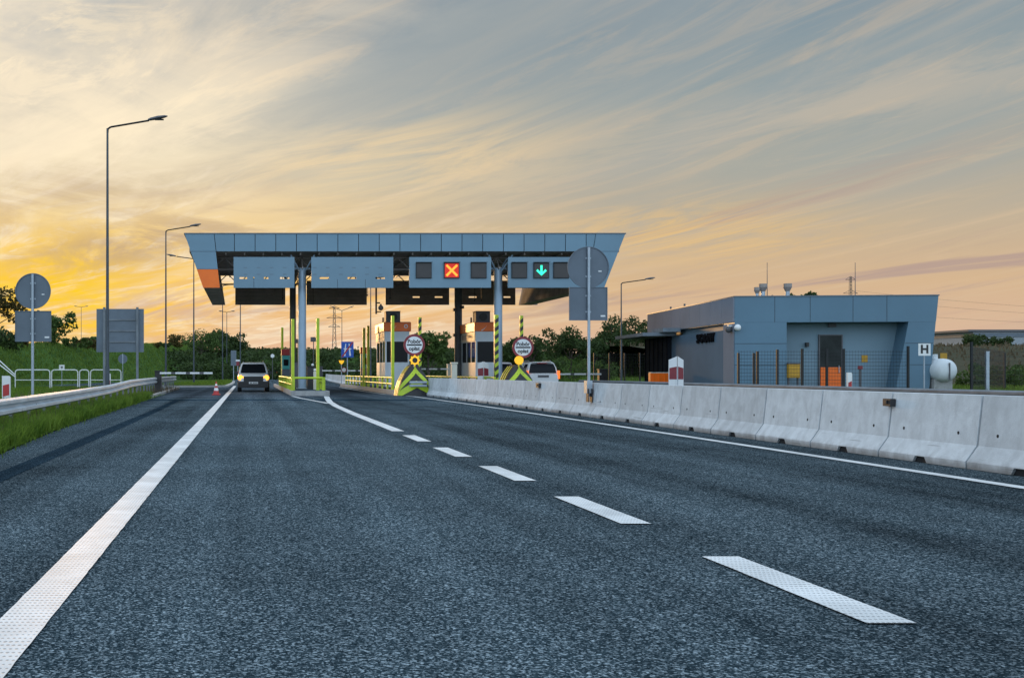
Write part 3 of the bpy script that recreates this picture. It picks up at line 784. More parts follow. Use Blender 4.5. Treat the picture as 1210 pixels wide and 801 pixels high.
# ------------------------------------------------------------------ guard rails
def wbeam(mb, pts, hb, side=1, t_=.05):
    """pts (x,y,ztop); W profile of height hb facing +side x"""
    prof = [(0, 0), (.075, -.04), (.075, -.10), (.0, -.15), (.0, -.17), (.075, -.22), (.075, -.28), (0, -.32)]
    prof = [(p[0]*side, p[1]*hb/.32) for p in prof]
    rings = []
    for (px, py, pz) in pts:
        rings.append([(px+a, py, pz+b) for a, b in prof] + [(px+a-.012*side, py, pz+b) for a, b in reversed(prof)])
    mb.loft(rings)
def guard_rail(name, label, pts, material, side, hb=.31, step=4.0, gap=1.9):
    T = thing(name, label, 'guard rail', (pts[0][0], pts[0][1], 0))
    ox, oy = pts[0][0], pts[0][1]
    P_ = [(p[0]-ox, p[1]-oy, p[2]) for p in pts]
    dense = []
    for a, b in zip(P_[:-1], P_[1:]):
        n = max(1, int((b[1]-a[1])/2))
        dense += [tuple(a[i]+(b[i]-a[i])*k/n for i in range(3)) for k in range(n)]
    dense.append(P_[-1])
    mb = MB(); wbeam(mb, dense, hb, side); mb.build('beam', material, T, smooth=True)
    mb = MB()
    for p in dense[::2]: mb.box(p[0]+(.078 if side > 0 else -.09), p[0]+(.09 if side > 0 else -.078), p[1]-.02, p[1]+.02, p[2]-hb*.62, p[2]-hb*.55)
    mb.build('splice_bolt', 'galv', T)
    y_ = 0; L = P_[-1][1]
    while y_ < L:
        for a, b in zip(P_[:-1], P_[1:]):
            if a[1] <= y_ <= b[1]:
                u = (y_-a[1])/(b[1]-a[1]); q = [a[i]+(b[i]-a[i])*u for i in range(3)]
                m2 = MB(); xx = q[0]-side*.09
                m2.box(xx-.03, xx+.03, y_-.05, y_+.05, -.1, q[2]-.04); m2.box(min(xx+side*.03, q[0]-side*.014), max(xx+side*.03, q[0]-side*.014), y_-.03, y_+.03, q[2]-.24, q[2]-.1)
                m2.build('post', 'railold', T); break
        y_ += gap
    return T
guard_rail('guard_rail', 'long weathered steel guard rail along the left grass verge',
    [(-4.30,6,.64),(-4.40,19,.65),(-4.54,29,.67),(-4.62,37,.71),(-4.62,44,.84),(-4.72,52,.86),(-4.86,60,.87),(-4.98,77,.88)], 'rail', 1)
guard_rail('guard_rail', 'dark dull guard rail just behind the long concrete barrier',
    [(17.4,8,.72),(17.4,30,.72),(17.4,58,.74)], 'railold', -1)
# rounded end of that rail
# white railings by the steps at the left
G = 'white hoop railings below the left embankment'
def hoop(x0, x1, d, zt, zb, label):
    T = thing('hoop_railing', label, 'railing', ((x0+x1)/2, d, zb)); w = (x1-x0)/2; h = zt-zb; r = .16
    pts = [(-w,0,-.3),(-w,0,h-r),(-w+.05,0,h-.05),(-w+r,0,h),(w-r,0,h),(w-.05,0,h-.05),(w,0,h-r),(w,0,-.3)]
    MB().path(pts, .036, 8).build('hoop', 'white', T, smooth=True)
    MB().tube((-w,0,h*.45), (w,0,h*.45), .024, .024, 8).build('crossbar', 'white', T, smooth=True)
    return T
dR = 72.0
for a, b, lab in [(18,59,'white hoop railing section next to the stair handrail'), (61,92,'white hoop railing section in the middle of the row'), (94,105,'short narrow white hoop railing left of the street lamp'), (107,143,'white hoop railing section at the right end of the row, behind the lamp pole')]:
    tag(hoop(PX(a,dR), PX(b,dR), dR, PZ(437,dR), .1, lab), group=G)
T = thing('handrail', 'white sloping twin handrail climbing the embankment steps at the left edge', 'handrail', (PX(18,dR), dR, .1))
for dz in (0, -.42):
    MB().path([(0,0,PZ(443,dR)-.1+dz*.3),(PX(-30,dR)-PX(18,dR),2.2,PZ(407,dR)-.1+dz)], .036).build('rail', 'white', T, smooth=True)
for u in (0, .5, 1):
    ddx = (PX(-30,dR)-PX(18,dR))*u; zt = PZ(443,dR)-.1+(PZ(407,dR)-PZ(443,dR))*u
    MB().tube((ddx,2.2*u,zt-1.3), (ddx,2.2*u,zt), .032).build('post', 'white', T)

# ------------------------------------------------------------------ street lamps
def lamp(label, loc, h, arm, group, head=.85, material='poledark', twin=False, rise=.16, rz=0.0):
    T = thing('street_lamp', label, 'street lamp', loc, rz, group)
    MB().tube((0,0,-.2), (0,0,1.4), .10, .095, 12).tube((0,0,1.4), (0,0,h), .075, .045, 10).build('pole', 'pole' , T, smooth=True)
    for sgn in ((1, -1) if twin else (1,)):
        ex, ez = sgn*(arm-head*.6), h + (arm-head*.6)*rise
        pts = [(0,0,h-.25),(0.02*sgn,0,h-.02),(.14*sgn,0,h+.06),(ex,0,ez)]
        MB().path(pts, .042, 8).build('arm', material, T, smooth=True)
        rings = []
        for u, w_, hh in ((0,.06,.05),(.12,.12,.08),(.5,.17,.10),(.85,.13,.07),(1,.05,.03)):
            xx = ex - sgn*.05 + sgn*head*u; zc_ = ez + head*u*rise + .02
            rings.append([(xx, w_*math.cos(q), zc_ + hh*(math.sin(q) if math.sin(q) > 0 else .55*math.sin(q))) for q in [2*math.pi*i/10 for i in range(10)]])
        hd = MB().loft(rings).build('lamp_head', 'slate', T, smooth=True)
        MB().box(min(ex+sgn*head*.3, ex+sgn*head*.75), max(ex+sgn*head*.3, ex+sgn*head*.75), -.1, .1, ez+head*.5*rise-.055, ez+head*.5*rise-.03).build('lens', 'glassg', hd)
    return T
G = 'tall street lamps along the left side'
def lampat(px, top, d, armpx, label, twin=False, head=.85, grp=G, rise=.16):
    h = PZ(top, d); return lamp(label, (PX(px, d), d, 0), h, armpx*d/F, grp, head, twin=twin, rise=rise)
lampat(127, 152, 48, 63, 'tallest street lamp, behind the ribbed square board on the left', rise=.19)
lampat(196, 273, 82, 37, 'second street lamp from the left, beside the black barrier cabinet', rise=.18)
lampat(229, 307, 100, -27, 'third street lamp, its arm pointing left, just left of the canopy', head=-.85, rise=-.19)
lampat(263, 338, 140, 24, 'slender street lamp pole under the canopy left end, head out of sight')
lampat(284, 332, 125, 24, 'thin street lamp pole just behind the silver car, head hidden by the canopy')
lampat(268, 369, 190, 8, 'small far twin arm street lamp left of the silver car', True, .7)
lampat(404, 367, 182, 12, 'far twin arm street lamp beside the lattice pylon', True, .9, rise=.35)
lampat(438, 330, 112, 24, 'pale thin lamp pole seen left of the first toll booth')
lampat(734, 335, 92, 36, 'street lamp on the right between the grey sign pair and the office', grp='street lamps beyond the right carriageway')
lampat(96, 363, 260, 7, 'tiny far twin lamp against the golden glow left of the square board', True, .8)

# ------------------------------------------------------------------ sign backs
def sign_pair(label, px, d, cy, r, rect, base=0.0, prad=.038):
    T = thing('traffic_sign', label, 'traffic sign', (PX(px, d), d, base)); cz = PZ(cy, d)-base
    MB().tube((0,-.055,-.1), (0,-.055,cz+r*.97), prad, prad, 12).build('pole', 'galv', T, smooth=True)
    p = MB().disc((0, cz), r, 0, .012, 56).build('plate', 'signback', T); MB().ring((0, cz), r-.008, r+.012, -.02, .014, 56).build('rim', 'signback', p)
    z0, z1, w0, w1 = PZ(rect[3], d)-base, PZ(rect[1], d)-base, PX(rect[0], d)-PX(px, d), PX(rect[2], d)-PX(px, d)
    q = MB().box(w0, w1, 0, .012, z0, z1).build('plate', 'signback', T)
    e = .014
    MB().box(w0-e,w1+e,-.018,.013,z1,z1+e).box(w0-e,w1+e,-.018,.013,z0-e,z0).box(w0-e,w0,-.018,.013,z0,z1).box(w1,w1+e,-.018,.013,z0,z1).build('rim', 'signback', q)
    MB().box(r*.50,r*.66,-.0035,-.001,cz-r*.22,cz-r*.16).build('sticker','white',p); MB().box(w1-.16,w1-.04,-.0035,-.001,z0+.08,z0+.12).build('sticker','white',q)
    for zz_ in (cz-r*.45, cz+r*.45, z0+(z1-z0)*.25, z0+(z1-z0)*.75):
        MB().box(-.07,.07,-.012,-.001,zz_-.02,zz_+.02).build('clamp', 'galv', T)
    return T
sign_pair('grey backs of a round and a square traffic sign on the left guard rail side', 39, 29, 344, 20.5*29/F, (18.5, 368, 60, 403))
T = sign_pair('grey backs of a larger round and square sign clamped to the concrete barrier', 695, 28.3, 316, 24*28.3/F, (673, 340, 717, 378), .62)
MB().box(-.07,.07,-.13,.12,-.02,.30).build('clamp', 'galv', T)
MB().box(-.055,-.035,-.20,.0,-.24,.10).box(.035,.055,-.20,.0,-.24,.10).build('strap', 'black', T)
# ribbed square board on two posts
d = 56; T = thing('sign_board', 'large square board seen from behind, three ribs and two posts, on the left', 'sign board', (PX(142, d), d, 0))
x0, x1, z0, z1 = PX(114,d)-PX(142,d), PX(170,d)-PX(142,d), PZ(416,d), PZ(365,d)
MB().box(x0, x1, 0, .03, z0, z1).build('panel', 'signback', T)
for zz_ in (PZ(378,d), PZ(391,d), PZ(404,d)): MB().box(x0+.42, x1-.40, -.05, -.001, zz_-.035, zz_+.035).build('rib', 'railold', T)
for px in (123.5, 162.5): MB().box(PX(px,d)-PX(142,d)-.06, PX(px,d)-PX(142,d)+.06, -.13, -.052, -.1, z1+.08).build('post', 'railold', T)
# little round sign, and small white plate
d = 95; T = thing('traffic_sign', 'small round sign on a thin post below the square board', 'traffic sign', (PX(145,d), d, 0))
MB().tube((0,.03,0),(0,.03,PZ(420,d)),.03).build('pole','galv',T); MB().disc((0,PZ(424,d)),.40,0,.012).build('plate','signback',T); MB().box(-.04,.04,-.02,-.001,PZ(430,d),PZ(418,d)).build('clamp','galv',T)
d = 78; T = thing('marker_plate', 'tiny white square plate on a stick above the hoop railings', 'sign', (PX(73,d), d, 0))
MB().tube((0,.02,0),(0,.02,PZ(433,d)),.025).build('pole','galv',T); MB().box(-.19,.19,0,.012,PZ(436.5,d),PZ(431,d)).build('plate','white',T); MB().box(-.07,.07,-.006,-.001,PZ(434.8,d),PZ(432.8,d)).build('symbol','slate',T)
# red and white delineators
def delineator(label, px, d, top, base, w, group):
    T = thing('delineator_post', label, 'marker post', (PX(px,d), d, base)); h = PZ(top,d)-base
    MB().box(-w/2,w/2,-.05,.05,-.1,h*.62).build('stem','white',T,bevel=.01)
    MB().prism([(-w/2,h*.62),(w/2,h*.62),(w/2,h*.95),(w*.3,h),(-w/2,h)],'y',-.05,.05).build('cap','white',T)
    MB().prism([(-w*.38,h*.22),(w*.38,h*.28),(w*.38,h*.70),(-w*.38,h*.64)],'y',-.062,-.053).build('reflector','red',T)
    return T
G = 'red and white delineator posts'
delineator('red and white delineator post behind the guard rail near the left photo edge', 7.5, 40, 444, .05, .30, G)
delineator('small red and white delineator post at the foot of the tallest lamp', 128.5, 50, 441, .05, .17, G)
delineator('small red and white delineator post on the weeds in front of the office door', 1003.5, 40, 440, .1, .16, G)

# ------------------------------------------------------------------ boom barriers
def boom(label, loc, h_box, h_arm, length, sgn, wbox=.34, boxm='black', drop=True):
    T = thing('boom_barrier', label, 'boom barrier', loc, 0, 'boom barriers across the lanes')
    MB().box(-wbox/2,wbox/2,-.2,.2,0,h_box).build('cabinet', boxm, T, bevel=.02)
    MB().box(-wbox*.55,wbox*.55,-.23,.23,h_box,h_box+.06).build('lid', boxm, T, bevel=.015)
    MB().box(min(sgn*wbox*.3,sgn*length), max(sgn*wbox*.3,sgn*length), -.26,-.21, h_arm-.05, h_arm+.05).build('arm', 'white', T, bevel=.01)
    for u in (.28, .55, .80):
        MB().box(sgn*length*u-.11, sgn*length*u+.11, -.268,-.203, h_arm-.056, h_arm+.056).build('stripe', 'slate', T)
    return T
boom('black boom barrier cabinet on the left kerb, white arm across the closed lane', (PX(187,59), 59, .05), PZ(439,59)-.05, PZ(440.8,59)-.05, 2.9, 1)
boom('white boom arm lowered across the middle lane beside the blue end sign', (PX(379,84), 84, .15), PZ(434,84)-.15, PZ(438,84)-.15, 3.4, 1, .3, 'slate')
boom('thin white boom arm behind the left crash cushion', (PX(532,78), 78, .15), PZ(431,78)-.15, PZ(436,78)-.15, 3.0, -1, .42, 'cream')
boom('white boom arm behind the grey sign post on the right carriageway', (PX(712,66), 66, .0), PZ(437,66), PZ(442,66), 3.4, -1, .5, 'black')
# round no entry plate on the middle boom
T = thing('traffic_sign', 'tiny round sign hanging on the middle lane boom arm', 'traffic sign', (PX(406,84), 83.70, PZ(437,84)))
MB().disc((0,0),.17,0,.01).build('plate','white',T); MB().ring((0,0),.15,.21,-.004,.012).build('rim','darkred',T)

# ------------------------------------------------------------------ traffic cone
T = thing('traffic_cone', 'red and white traffic cone standing on the closed left lane', 'traffic cone', (PX(255.5,55), 55, .006))
MB().box(-.21,.21,-.21,.21,0,.05).build('base','red',T,bevel=.02)
def frus(a, b, r0, r1): return MB().tube((0,0,a),(0,0,b),r0,r1,20)
frus(.05,.22,.155,.118).build('body','red',T,smooth=True)
frus(.222,.36,.1175,.088).build('band','white',T,smooth=True); frus(.362,.46,.0875,.066).build('body','red',T,smooth=True)
frus(.462,.56,.0655,.046).build('band','white',T,smooth=True); frus(.562,.68,.0455,.028).build('tip','red',T,smooth=True)

# ------------------------------------------------------------------ islands
def island(label, x0, x1, y0, y1, group='raised toll islands'):
    T = thing('toll_island', label, 'traffic island', ((x0+x1)/2, y0, 0), 0, group); w = (x1-x0)/2; L = y1-y0
    poly = [(-w,.25),(-w+.2,0),(w-.2,0),(w,.25),(w,L-.4),(w-.4,L),(-w+.4,L),(-w,L-.4)]
    MB().prism(poly,'z',.0,.24).build('kerb','kerb',T,bevel=.02)
    MB().prism([(a*.84, .25+b*.985) for a,b in poly],'z',.24,.255).build('paving','asphalt_worn',T)
    return T
island('raised kerbed toll island with lime yellow posts left of centre', 2.1, 3.97, 53, 88)
island('raised toll island carrying the left booth', 7.35, 9.55, 54.5, 88)
island('raised toll island carrying the right booth', 12.7, 14.95, 54.5, 88)

def tall_post(label, px, d, top, w=.15, base=.24, material='lime', group='tall lime yellow guard posts', striped=False):
    T = thing('guard_post', label, 'post', (PX(px,d), d, base), 0, group); h = PZ(top,d)-base
    MB().box(-w/2,w/2,-w/2,w/2,0,h).build('post', material, T, bevel=.01)
    MB().box(-w*.9,w*.9,-w*.9,w*.9,0,.02).build('base_plate', material, T)
    if striped:
        s_ = MB(); q = .0
        n = int(h/.42)
        for k in range(n):
            z_ = .08 + k*.42
            if z_+.36 > h: break
            s_.add([(-w/2,-w/2-.004,z_),(w/2,-w/2-.004,z_+.16),(w/2,-w/2-.004,z_+.37),(-w/2,-w/2-.004,z_+.21)], [(0,1,2,3)])
            s_.add([(-w/2-.004,w/2,z_),(-w/2-.004,-w/2,z_+.16),(-w/2-.004,-w/2,z_+.37),(-w/2-.004,w/2,z_+.21)], [(0,1,2,3)])
        s_.build('stripe', 'black', T)
    return T
tall_post('lime yellow tall post at the front left corner of the first island', 346, 54.6, 377, .155)
tall_post('lime yellow tall post right of the grey column on the first island', 375.5, 54.9, 376, .155)
tall_post('thin dark topped post at the far left end of the first island', 333.5, 80, 387, .17)
tall_post('bright lime tall post in front of the left booth', 464, 57.5, 373, .155)
tall_post('dark brown tall post, left one of the pair by the left booth', 430, 71, 387.5, .16)
tall_post('dark brown tall post, right one of the pair by the left booth', 435, 71, 385, .16)
tall_post('black and yellow striped tall post right of the left booth', 496, 59, 375, .17, striped=True)
tall_post('black and yellow striped tall post behind the right round toll sign', 616, 59, 373, .17, striped=True)
T = tall_post('black and yellow striped post fixed to the left of the front right column', 586.5, 58.7, 372, .20, striped=True)

def rails(label, x, y0, y1, base=.24, hs=(.62,.30), cross=None):
    T = thing('safety_railing', label, 'railing', (x, y0, base), 0, 'lime yellow tubular safety railings'); L = y1-y0
    for h in hs: MB().tube((0,0,h),(0,L,h),.05,.05,10).build('rail','lime',T,smooth=True)
    n = max(2, int(L/2.2)+1)
    for k in range(n): MB().box(-.05,.05,L*k/(n-1)-.05,L*k/(n-1)+.05,0,hs[0]+.06).build('post','lime',T)
    return T
rails('lime safety railing down the left side of the first island', 2.22, 55.0, 76)
rails('lime safety railing on the right side of the first island', 3.80, 54.6, 60, hs=(.60,.40))
T = thing('safety_railing', 'lime crossbar railing on the nose of the first island', 'railing', (3.0, 54.3, .24), 0, 'lime yellow tubular safety railings')
MB().tube((-.72,0,.62),(.72,0,.62),.055,.055,10).build('rail','lime',T,smooth=True)
for xx in (-.72,.72): MB().box(xx-.06,xx+.06,-.06,.06,0,.66).build('post','lime',T)
T = rails('lime safety railing in front of the left booth', 7.50, 57.0, 84)
T = thing('safety_railing', 'lime front railing between the left booth and its crash cushion', 'railing', (7.0, 57.0, .24), 0, 'lime yellow tubular safety railings')
rails('lime safety railing left of the right booth', 12.85, 57.5, 80)
bpy.data.objects.remove(T)

# ------------------------------------------------------------------ crash cushions
def cushion(label, x, d, lit):
    T = thing('crash_cushion', label, 'crash cushion', (x, d, 0), 0, 'striped crash cushions on the island noses')
    # curved nose shell: a half-round front sloping back
    def shell_ring(z_, r, yb):
        return [(r*math.cos(a), yb - .42*r/.6*math.sin(a), z_) for a in [math.pi*k/14 for k in range(15)]]
    rings = []
    for z_, r in ((0,.86),(.35,.80),(.7,.68),(1.05,.50),(1.3,.32),(1.5,.15)):
        rings.append(shell_ring(z_, r, .45 + .25*z_) + [(-r, 1.9, z_), (r, 1.9, z_)])
    MB().loft(rings).build('shell', 'black', T, smooth=False)
    def surf(u, z_, off=.012):      # u in -1..1 across the front
        zs = [0,.35,.7,1.05,1.3,1.5]; rs = [.86,.80,.68,.50,.32,.15]
        r = float(np.interp(z_, zs, rs)) + off; a = math.pi/2 - u*math.pi/2
        return (r*math.cos(a), .45+.25*z_ - .42*r/.6*math.sin(a) - off*.5, z_)
    for sgn, lo in ((1, 0), (-1, 0), (1, 1), (-1, 1)):
        vs = []; fs = []
        for k in range(9):
            u = k/8
            if lo == 0: za, zb = 1.44 - 1.05*u, 1.10 - 1.05*u
            else: za, zb = .74 - .62*u, .40 - .62*u
            if lo == 1: za, zb = max(.03, za), max(.02, zb)
            vs += [surf(sgn*u*.95, max(.02,za)), surf(sgn*u*.95, max(.02,zb))]
        for k in range(8): fs.append((2*k, 2*k+1, 2*k+3, 2*k+2))
        MB().add(vs, fs).build('chevron_stripe', 'lime', T)
    for k in range(3):
        vs = []; fs = []
        for j in range(9):
            z_ = 1.42*j/8; r = float(np.interp(z_, [0,.35,.7,1.05,1.3,1.5], [.86,.80,.68,.50,.32,.15])) + .014
            y_ = .62 + .42*k + .25*z_; vs += [(-r, y_, z_+.01), (-r, y_+.18, z_+.01)]
        for j in range(8): fs.append((2*j, 2*j+1, 2*j+3, 2*j+2))
        MB().add(vs, fs).build('side_stripe', 'yellow', T)
    m2 = MB()
    for zz_ in (.50, .66): m2.box(-.38,.46,-.20,-.06,zz_-.055,zz_+.055)
    m2.build('bumper_rail','galv',T,bevel=.02)
    L = thing('x','x','x'); bpy.data.objects.remove(L)
    z_ = PZ(425.5,d); MB().tube((-.02,.62,1.40),(-.02,.62,z_),.035).build('lamp_stem','yellow',T)
    lp = MB().ring((-.02,z_),.13,.21,.50,.58,24).build('lamp_housing','amber',T)
    MB().disc((-.02,z_),.132,.515,.57,24).build('lens','amber' if lit else 'black',lp)
    for a in range(8):
        if not lit:
            q = a*math.pi/4; MB().cbox((-.02+.235*math.cos(q),.54,z_+.235*math.sin(q)),(.05,.04,.05)).build('bulb','amber',lp)
    return T
cushion('striped crash cushion in front of the left booth, round lamp ring above', 8.12, 53.0, False)
cushion('striped crash cushion at the right island nose under a lit amber lamp', 13.2, 53.2, True)

def toll_sign(label, x, d, cy):
    cz = PZ(cy, d); T = thing('toll_sign', label, 'traffic sign', (x, d, 0), 0, 'round toll collection signs')
    MB().tube((0,.06,.2),(0,.06,cz+.3),.04,.04,10).build('pole','galv',T,smooth=True)
    p = MB().disc((0,cz),.52,0,.015,48).build('plate','darkred',T)
    MB().disc((0,cz),.405,-.006,-.001,48).build('face','white',p)
    MB().box(-.36,.36,-.012,-.007,cz-.035,cz+.035).build('bar','black',p)
    text_part('lettering','Pobór',.255,'black',p,(0,-.008,cz+.16),xs=1.02,depth=.003,bold=.008)
    text_part('lettering','opłat',.255,'black',p,(0,-.008,cz-.185),xs=1.02,depth=.003,bold=.008)
    return T
toll_sign('round red rimmed toll sign above the left crash cushion', PX(489.5,53.6), 53.6, 407.5)
toll_sign('round red rimmed toll sign above the right crash cushion', PX(618,53.9), 53.9, 410.5)

# ------------------------------------------------------------------ booths
def booth(label, x0, d):
    T = thing('toll_booth', label, 'toll booth', (x0, d, .255), 0, 'toll booths'); W_, L = 1.45, 4.3
    zt = PZ(381,66)-.255; zo = PZ(391.5,66)-.255; zw1 = PZ(403.5,66)-.255; zw0 = PZ(428,66)-.255
    MB().box(0,W_,0,L,0,zw0).box(0,W_,0,L,zw1,zo).build('wall','boothwall',T)
    m2 = MB()
    for (a,b,c,e) in ((0,.1,0,.1),(W_-.1,W_,0,.1),(0,.1,L-.1,L),(W_-.1,W_,L-.1,L),(0,.1,1.3,1.4),(0,.1,2.7,2.8)): MB().box(a,b,c,e,zw0,zw1).build('window_post','boothwall',T)
    MB().box(.1,W_-.1,.03,.05,zw0,zw1).box(.03,.05,.1,L-.1,zw0,zw1).box(W_-.05,W_-.03,.1,L-.1,zw0,zw1).build('window','glass',T)
    MB().box(.06,W_-.06,.6,.66,zw0,zw1).box(.4,.9,1.6,2.1,zw0-.3,zw0+.5).build('interior','slate',T)
    MB().box(-.09,W_+.09,-.09,L+.09,zo+.002,zt).build('fascia','orange',T,bevel=.015)
    MB().box(-.05,W_+.05,-.05,L+.05,zt,zt+.03).build('roof','slate',T)
    # pale stripe with bars on the lane side under the orange band
    sb = MB().box(-.05,-.002,-.02,L+.02,zw1+.05,zo-.02).build('lane_side_band','cream',T)
    m2 = MB()
    for k in range(9): m2.box(-.056,-.051,.25+k*.42,.42+k*.42,zw1+.16,zo-.14)
    m2.build('bar_pattern','darkred',sb)
    # white curved mark and ring on the orange front
    sw = MB(); pts = []
    for k in range(9):
        u = k/8; pts.append((.32+.34*u, zo+.06+.30*u**1.7))
    n = len(pts); sw.add([(a,-.094,b-.035*(1-u_/9)) for u_,(a,b) in enumerate(pts)]+[(a,-.094,b+.035*(1-u_/9)) for u_,(a,b) in enumerate(pts)], [(k,k+1,n+k+1,n+k) for k in range(n-1)])
    sw.build('curved_mark','white',T); MB().ring((W_-.22,zo+.30),.07,.115,-.096,-.0915,20).build('ring_mark','white',T)
    ac = MB().box(.12,.98,.5,1.4,zt+.035,zt+.68).build('air_conditioner','slate',T,bevel=.03)
    MB().disc((.56,zt+.36),.24,.478,.494,24).build('fan','black',ac); MB().box(.10,1.0,.48,1.42,zt+.682,zt+.71).build('lid','steel',ac)
    MB().tube((.1,1.8,zt+.03),(.1,1.8,zt+.38),.05).build('vent','black',T)
    MB().box(.35,.95,L-.004,L+.03,.05,2.1).build('door','signback',T)
    return T
b1 = booth('left toll booth with orange roof band behind the bright lime post', PX(455,66), 66)
b2 = again(b1, 'right toll booth with orange roof band, half hidden by the striped column', (PX(562,66), 66, .255))

def kiosk(label, loc, h, group='ticket machines on the islands'):
    T = thing('ticket_machine', label, 'ticket machine', loc, 0, group)
    MB().box(-.27,.27,-.25,.25,0,h*.45).build('cabinet','signback',T,bevel=.02); MB().box(-.27,.27,-.25,.25,h*.452,h*.83).build('front_panel','teal',T,bevel=.02)
    MB().box(-.30,.30,-.28,.28,h*.832,h).build('hood','red',T,bevel=.03); MB().box(-.16,.16,-.262,-.252,h*.55,h*.72).build('screen','glass',T)
    return T
kiosk('teal and red ticket machine at the back left of the first island', (2.55, 73, .255), 2.4)
kiosk('red topped ticket machine in shade left of the left booth', (8.05, 76, .255), 2.6)
T = thing('control_cabinet', 'black control cabinet right of the grey column on the first island', 'cabinet', (PX(367,58), 58, .255))
MB().box(-.19,.19,-.25,.25,0,1.15).build('body','black',T,bevel=.03); MB().box(-.22,.22,-.28,.28,1.15,1.2).build('lid','black',T,bevel=.01); MB().sphere((.1,-.1,1.27),.07).build('beacon','white',T)
T = thing('control_cabinet', 'dark cabinet left of the grey column on the first island', 'cabinet', (PX(350.5,63), 63, .255))
MB().box(-.22,.22,-.25,.25,0,1.45).build('body','slate',T,bevel=.03); MB().box(-.25,.25,-.28,.28,1.45,1.5).build('lid','black',T,bevel=.01)
T = thing('light_post', 'short white post with a lamp beside the lime railing', 'post', (PX(372,56.5), 56.5, .255))
MB().box(-.07,.07,-.07,.07,0,.92).build('post','cream',T,bevel=.01); MB().sphere((0,0,1.0),.075).build('lamp','white',T)
# hanging plates
for px, py, d, lab in ((370.5,401,62,'small dark plate beside the tall lime post on the first island'), (352.2,403,66,'small dark plate left of the grey column')):
    T = thing('small_plate', lab, 'plate', (PX(px,d), d, .255)); z_ = PZ(py,d)-.255
    MB().box(-.17,.17,0,.03,z_-.13,z_+.13).build('plate','slate',T); MB().tube((.0,.05,0),(.0,.05,z_),.025).build('pole','darkcol',T)

# lane closure markers with two angled plates
def lane_marker(label, px, d, top, w, base, redlow=True):
    T = thing('lane_marker', label, 'marker', (PX(px,d), d, base), 0, 'red and white two plate markers'); h = PZ(top,d)-base
    MB().box(-.05,.05,.02,.12,0,h*.75).build('post','galv',T)
    for sgn in (-1,1):
        p = MB(); xa, xb = sgn*.012, sgn*w/2
        def v(x_, z_, o=0): return (x_, abs(x_)*.45+o, z_)
        p.add([v(xa,h*.42),v(xb,h*.42),v(xb,h*.93),v(xa,h),v(xa,h*.42,.02),v(xb,h*.42,.02),v(xb,h*.93,.02),v(xa,h,.02)],[(0,1,2,3),(7,6,5,4),(0,4,5,1),(1,5,6,2),(2,6,7,3),(3,7,4,0)])
        pl = p.build('plate','white',T)
        MB().quad(v(xa+sgn*.012,h*.55,-.012),v(xb-sgn*.012,h*.55,-.012),v(xb-sgn*.012,h*.77,-.012),v(xa+sgn*.012,h*.80,-.012)).build('red_panel','darkred',pl)
    return T
lane_marker('red and white two plate marker in front of the office entrance', 800.5, 36, 421, .48, 0)
lane_marker('red and white two plate marker below the right booth', 571.5, 60, 427, .6, 0)
T = thing('concrete_post', 'short cream concrete post behind the barrier left of the rear column', 'post', (PX(536.5,61), 61, 0))
MB().box(-.15,.15,-.15,.15,0,PZ(430,61)).build('shaft','cream',T,bevel=.02); MB().box(-.19,.19,-.19,.19,PZ(430,61),PZ(428,61)).build('cap','cream',T,bevel=.02)

# ------------------------------------------------------------------ toll canopy
D0, D1 = 59.0, 74.0
XT0, XT1, ZT = PX(218,D0), PX(739,D0), PZ(276,D0)
ZF = PZ(297,D0); ZB = 5.62
XB0, XB1 = XT0 + (ZT-ZB)*.345, XT1 - (ZT-ZB)*.39
T = thing('toll_canopy', 'wide toll plaza canopy with blue grey fascia and an orange corner panel', 'canopy', (0, D0, 0))
def xl(z_): return XT0 + (XB0-XT0)*(ZT-z_)/(ZT-ZB)
def xr(z_): return XT1 + (XB1-XT1)*(ZT-z_)/(ZT-ZB)
LW0, LW1 = 35*D0/F, 20*D0/F       # width of the leg band at top and bottom
def lin_(z_): return xl(z_) + LW0 + (LW1-LW0)*(ZT-z_)/(ZT-ZB)
def rin_(z_): return xr(z_) - LW0 - (LW1-LW0)*(ZT-z_)/(ZT-ZB)
# roof slab with thin parapet edge
MB().box(XT0+.25, XT1-.25, .25, D1-D0-.25, ZF-.02, ZT-.12).build('roof','soffit',T)
MB().box(XT0-.03, XT1+.03, -.03, D1-D0+.03, ZT-.03, ZT+.03).build('parapet_cap','signback',T)
gp = .018
xs_ = [lin_(ZT)] ; sx = 24.45*D0/F; x_ = PX(277,D0)-sx
while x_ + sx < rin_(ZT)-.3: x_ += sx; xs_.append(x_)
xs_.append(rin_(ZT))
for i, (a, b) in enumerate(zip(xs_[:-1], xs_[1:])):
    bl_a = lin_(ZF) if i == 0 else a; bl_b = rin_(ZF) if i == len(xs_)-2 else b
    MB().prism([(a+gp,ZT-.032),(b-gp,ZT-.032),(bl_b-gp,ZF),(bl_a+gp,ZF)],'y',0,.08).build('fascia_panel','cladding',T)
MB().prism([(XT0+.05,ZT-.035),(XT1-.05,ZT-.035),(xr(ZF)-.05,ZF+.01),(xl(ZF)+.05,ZF+.01)],'y',.06,.12).build('joint_backing','seam',T)
cuts = [ZT-.032, PZ(297,D0), PZ(318,D0), PZ(340,D0)]
for i in range(3):
    a, b = cuts[i]-(gp if i else 0), cuts[i+1]
    MB().prism([(xl(a),a),(lin_(a)-gp,a),(lin_(b)-gp,b),(xl(b),b)],'y',0,.09).build('end_panel', 'orange' if i == 2 else 'cladding', T)
    MB().prism([(rin_(a)+gp,a),(xr(a),a),(xr(b),b),(rin_(b)+gp,b)],'y',0,.09).build('end_panel', 'cladding', T)
